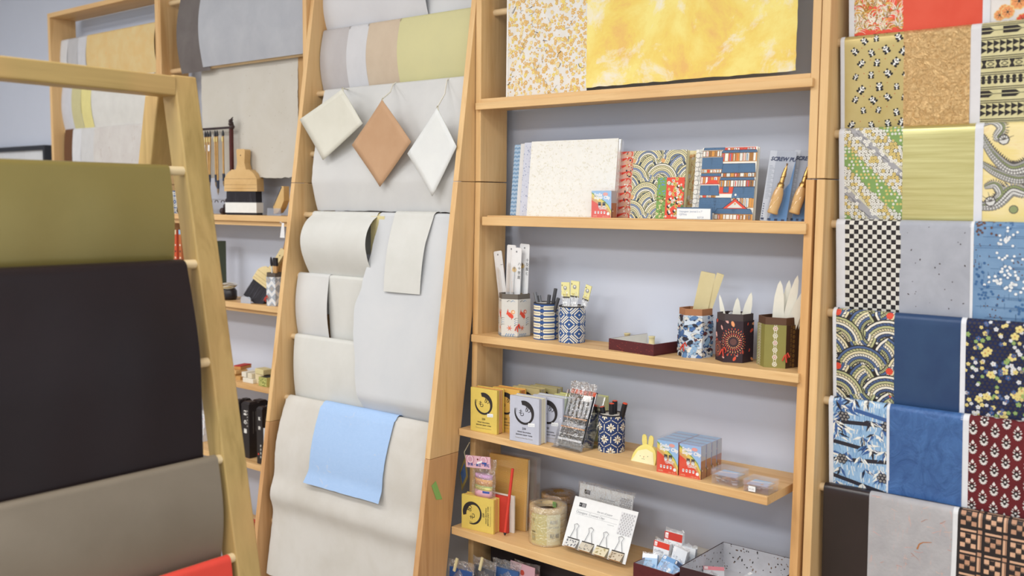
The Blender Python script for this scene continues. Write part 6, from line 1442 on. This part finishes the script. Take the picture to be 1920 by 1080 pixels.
# wooden angled tool in a clear stand at the right
p=at(520,400,'Y',.03); t=thing('plane_tool','wooden wedge shaped tool with a metal edge in a clear stand at the right end','tool',(p.x,.03,ZB),0)
mb=MB(); s_=.00155; q=[(0,0),(14,3),(26,14),(36,30),(36,62),(28,62),(-2,20)]; mb.extr([(a*s_-.004,b*s_+.006) for a,b in q],lambda u,v,w_:(u,-w_,v),-.012,.012,paper('#dcb97f','#cfa768',14,.5)); mb.build('wooden_body',t,.001)
mb=MB(); mb.extr([(-.0075,.034),(.038,.100),(.043,.100),(-.003,.034)],lambda u,v,w_:(u,-w_,v),-.0125,.0125,flat('#5f636c',.3,.6)); mb.build('metal_edge',t)
mb=MB(); cl=clear(.14,.06,(.96,.98,1,1)); mb.box(-.025,.05,-.025,-.0225,0,.026,cl); mb.box(-.025,.05,-.025,.03,0,.002,cl); mb.build('clear_stand',t)
# second shelf: orange books, green thing, wire coil bag, wide brush, hanging tag
for i,(px,col,c2,lb) in enumerate(((321,'#d9824a','#7fb3d9','left orange and blue boxed item behind the foreground rack'),(329,'#d05a3a','#e9d9b4','middle red and cream boxed item behind the foreground rack'),(338,'#b9683c','#8fc0e0','right orange boxed item with blue top behind the foreground rack'))):
    x=at(px,480,'Y',.03).x; H=hz(px,431,.03)-ZC; mb=MB().box(-.008,.008,0,.05,0,H,flat(col)); c=Cv(mb,plane((-.008,0,0),(1,0,0),(0,0,1)),.016,H)
    c.rect(0,H*.93,.016,H,flat(c2),1)
    for k in range(7): c.rect(.004,H*(.15+.1*k),.012,H*(.15+.1*k)+.006,flat('#2c2a30' if k%2 else '#e9e2d2'),1)
    o=mb.build('slim_box',None,.0008); o.location=(x,.03,ZC); tag(o,lb,'box','slim boxes on the second brush shelf')
x=at(404,470,'Y',.05).x; mb=MB().box(-.02,.010,0,.04,0,hz(404,452,.05)-ZC,flat('#4a5240')); c=Cv(mb,plane((-.02,0,0),(1,0,0),(0,0,1)),.03,.2); c.poly([(.0,.14),(.03,.2),(.03,.17),(.01,.1)],flat('#8fc06a'),1); o=mb.build('green_box',None,.0008); o.location=(x,.05,ZC); tag(o,'dark box with a green corner beside the foreground upright','box')
x=at(425,545,'Y',.02).x; t=thing('ink_stone_set','black rounded case with loops of pale cord on top','case',(x,.02,ZC),.1)
mb=MB(); mb.lathe([(0,0),(.040,0),(.045,.01),(.044,.034),(.036,.042),(0,.042)],flat('#231e20',.35),24,sy=.7); mb.build('black_case',t)
mb=MB()
for k in range(5): mb.tube([((.036+.003*math.sin(k*2))*math.cos(a_)+.002*k,(.026)*math.sin(a_),.045+.003*k+.003*math.sin(a_*2+k)) for a_ in [2*PI*q/18 for q in range(19)]],.0018,flat(('#cfc4a6','#b79d6a','#dcd6c6','#8a6a42','#c9c6bd')[k]),6)
mb.build('cord_loops',t)
p=at(478,563,'Y',-.005); L2=(hz(495,456,.06)-ZC)
hk=hake('hake_brush','pale flat wooden brush lying on a clear stand, its black bristles down','brush',(p.x-.022,.006,ZC+.004),(-.32,.45,.1),.105,.062,.085,.070,mt=paper('#e3cf9c','#dac48d',14,.5),th=.024)
hk=hake('hake_brush','darker flat brush leaning behind the pale one','brush',(p.x+.022,.060,ZC+.003),(-.12,.22,.1),.07,.06,.095,.07,mt=paper('#b98a55','#a87a48',14,.5),th=.02)
mb=MB(); mb.extr([(-.026,0),(.026,0),(.026,.018),(.020,.024),(-.020,.024),(-.026,.018)],lambda u,v,w_:(u,-w_,v),-.001,.001,clear(.35,.1,(.85,.9,.95,1),0,.12)); mb.box(-.026,.026,0,.06,0,.002,clear(.2,.1)); o=mb.build('acrylic_rest'); o.location=(p.x-.035,-.018,ZC); o.rotation_euler=(0,0,.1); tag(o,'clear acrylic rest in front of the pale flat brush','stand')
for i,(px,py,dx,dy,w_,col,lb) in enumerate(((508,482,-.010,0,.008,'#e6e3da','thin white handled brush in the diamond weave cup'),(514,484,.0,.005,.009,'#caa873','thin brush with dark tip in the diamond weave cup'),(524,484,.010,-.004,.018,'#c99a62','wide brush with black bristles in the diamond weave cup'))):
    b=Vector((CB[0]+dx*.6,CB[1]+dy*.6,ZC+.008)); tpp=tipat(px,py,CB[1]+dy); d=tpp-b; r=thing('paint_brush',lb,'brush',b,0,'brushes in the diamond weave cup')
    if w_>.015: 
        mb=MB(); mb.box(-w_/2,w_/2,-.003,.003,0,d.z*.82,flat(col)); mb.build('handle',r,.001); MB().box(-w_*.55,w_*.55,-.004,.004,d.z*.82,d.z,flat('#231f22')).build('bristles',r)
    else: MB().tube([(0,0,0),d*.8],.003,flat(col),8).build('handle',r); MB().tube([d*.8,d*.85,d*.93,d],[.003,.0045,.0045,.002],flat('#2d2a30'),8).build('bristles',r)
p=at(531,418,'Y',-.03); mb=MB(); mb.extr([(-.006,0),(.004,0),(.007,-.05),(-.018,-.05)],lambda u,v,w_:(u,-w_,v),-.0005,.0005,flat('#e9eaec')); mb.tube([(-.002,0,-.004),(-.012,-.002,.004),(-.018,0,-.002)],.0008,flat('#e9eaec'),5); o=mb.build('price_tag'); o.location=(p.x,-.03,p.z); tag(o,'white paper tag hanging under the top brush shelf','tag')
# third shelf: ink sticks, white boxes, green brocade box
def blk(label,px,py,y,W,D,H,col,z0=0,rot=0,name='small_box',cat='box',dec=None,grp='small boxes on the third brush shelf',z=ZD,dx=0):
    x=at(px,py,'Y',y).x+dx; mb=MB().box(0,W,0,D,0,H,paper(col,None,40,.6)); 
    if dec: dec(mb,W,D,H)
    o=mb.build(name,None,.0012); o.location=(x,y,z+z0); o.rotation_euler=(0,0,rot); return tag(o,label,cat,grp)
def dred(mb,W,D,H): mb.box(-.0005,W+.0005,-.0005,D+.0005,H-.003,H+.0005,flat('#b5322b'))
blk('lower left tan ink stick box',434,700,-.005,.022,.05,.013,'#d3a766'); blk('lower right tan ink stick box beside it',442,702,-.030,.026,.05,.013,'#cf9f5e')
blk('upper tan ink stick box on the two lower ones',433,690,-.012,.03,.05,.013,'#d9b074',.0135)
blk('red topped ink stick box on top of the tan boxes',438,680,.000,.032,.06,.014,'#c98f52',.027,.25,dec=dred)
blk('lower white box in the middle of the third brush shelf',455,715,-.042,.060,.05,.016,'#e8e2d2'); blk('upper left white box on the third brush shelf',453,700,-.036,.026,.05,.018,'#e8e2d2',.0165); blk('upper right white box on the third brush shelf',464,700,-.040,.024,.05,.018,'#e6dcc4',.0165)
blk('cream box lying on top at the right of the third brush shelf',478,690,-.030,.055,.04,.018,'#dccf9c',.036,-.1)
blk('tan box under the cream box on the third brush shelf',478,700,-.028,.05,.05,.035,'#e3d3ac')
def dgr(mb,W,D,H):
    c=Cv(mb,plane((0,0,0),(1,0,0),(0,0,1)),W,H)
    for i in range(110): a_=RR.uniform(0,6); x,y=RR.uniform(0,W),RR.uniform(0,H); c.arc(x,y,.0018,.0027,a_,a_+2.5,flat('#6f7f2e'),1,4)
    mb.box(.003,W-.003,.003,D-.003,H,H+.0006,flat('#2a2a30'))
blk('small green and gold brocade box at the right of the third brush shelf',485,720,-.050,.045,.045,.032,'#d3cf7e',dec=dgr)
# fourth shelf: white stacked cartons, black ink boxes
for i in range(4):
    for j in range(2):
        H=.026; x=at(368,820,'Y',-.02).x
        mb=MB().box(0,.034,0,.06,0,H-.001,flat('#e3e5ea')); c=Cv(mb,plane((0,0,0),(1,0,0),(0,0,1)),.034,H); c.rect(.004,.004,.016,.010,flat('#7f93b8'),1); c.rect(.004,.015,.026,.018,flat('#a9b4c8'),1); c.rect(.020,.004,.024,.008,flat('#c9503f'),1)
        o=mb.build('small_carton',None,.0006); o.location=(x-.012+j*.0355,-.03+.004*i,ZE+i*H); tag(o,('bottom','second','third','topmost')[i]+' white carton in the '+('left','right')[j]+' stack behind the foreground rack','carton','stacked white cartons')
def inkbox(label,px,y,W,D,py,txt,sub,rot=0):
    x=at(px,870,'Y',y).x; H=hz(px,py,y)-ZE; r=thing('ink_bottle_box',label,'box',(x,y,ZE),rot,'black ink boxes'); mb=MB().box(0,W,0,D,0,H,paper('#241f22',None,30,.35,.3,0,0,100,.5)); c=Cv(mb,plane((0,0,0),(1,0,0),(0,0,1)),W,H)
    for i,ch in enumerate(txt): c.text(ch,W*.30,H*(.80-i*.17),W*.42,flat('#eceae6'),1,bold=.03)
    for i,ch in enumerate(sub): c.text(ch,W*.72,H*(.86-i*.055),W*.14,flat('#d9d6d0'),1)
    s_=Cv(mb,plane((W,0,0),(0,1,0),(0,0,1)),D,H)
    for k in range(4): s_.rect(D*(.2+.13*k),H*(.45+.03*k),D*(.2+.13*k)+.0012,H*.86,flat('#8d8a86'),1)
    mb.build('carton',r,.0015); mb=MB()
    for k in (0,1): mb.hexa([(W*.03,D*(.03+.5*k),H),(W*.97,D*(.03+.5*k),H),(W*.97,D*(.47+.5*k),H),(W*.03,D*(.47+.5*k),H),(W*.12,D*(.10+.5*k),H+.006),(W*.88,D*(.10+.5*k),H+.006),(W*.88,D*(.40+.5*k),H+.006),(W*.12,D*(.40+.5*k),H+.006)],flat('#2b272a',.35))
    mb.build('shrink_wrapped_caps',r); return r
inkbox('leftmost black ink box partly behind the foreground upright',441,-.028,.030,.055,752,'墨',' ')
inkbox('large black ink box with white brush lettering in the middle',454,-.062,.044,.085,756,'墨の華','濃墨液書道用')
r=inkbox('black ink box with large characters and a red seal at the right',482,-.082,.032,.06,766,'玄宗','一',); mb=MB(); c=Cv(mb,plane((0,-.0003,0),(1,0,0),(0,0,1)),.032,.15); c.circ(.010,.035,.0038,flat('#d2402f'),1,10); 
for k in range(4): c.text('書道墨液'[k],.018,.062-k*.013,.009,flat('#eceae6'),1)
mb.build('red_seal',r)
blk('white edged black box at the far right of the ink boxes',494,860,-.078,.010,.05,.128,'#d9dbe0',z=ZE,grp='black ink boxes',name='slim_box')
# fifth shelf: red and white oddments
x=at(470,960,'Y',-.05).x
for i,(dx,w_,h_,col,z0,lb) in enumerate(((-.03,.06,.05,'#3a2420',0,'dark brown box on the lowest brush shelf'),(.0,.045,.022,'#d9dade',.0,'small white box on the lowest brush shelf'),(.0,.045,.020,'#c0342c',.052,'red box on top of the dark brown one'),(.03,.03,.028,'#e6e3da',.0,'pale packet at the right of the lowest brush shelf'))):
    o=MB().box(0,w_,0,.05,0,h_,flat(col)).build('small_box',None,.001); o.location=(x+dx,-.10+.03*(i%2)+(.001*i),ZG+z0); tag(o,lb,'box','boxes on the lowest brush shelf')
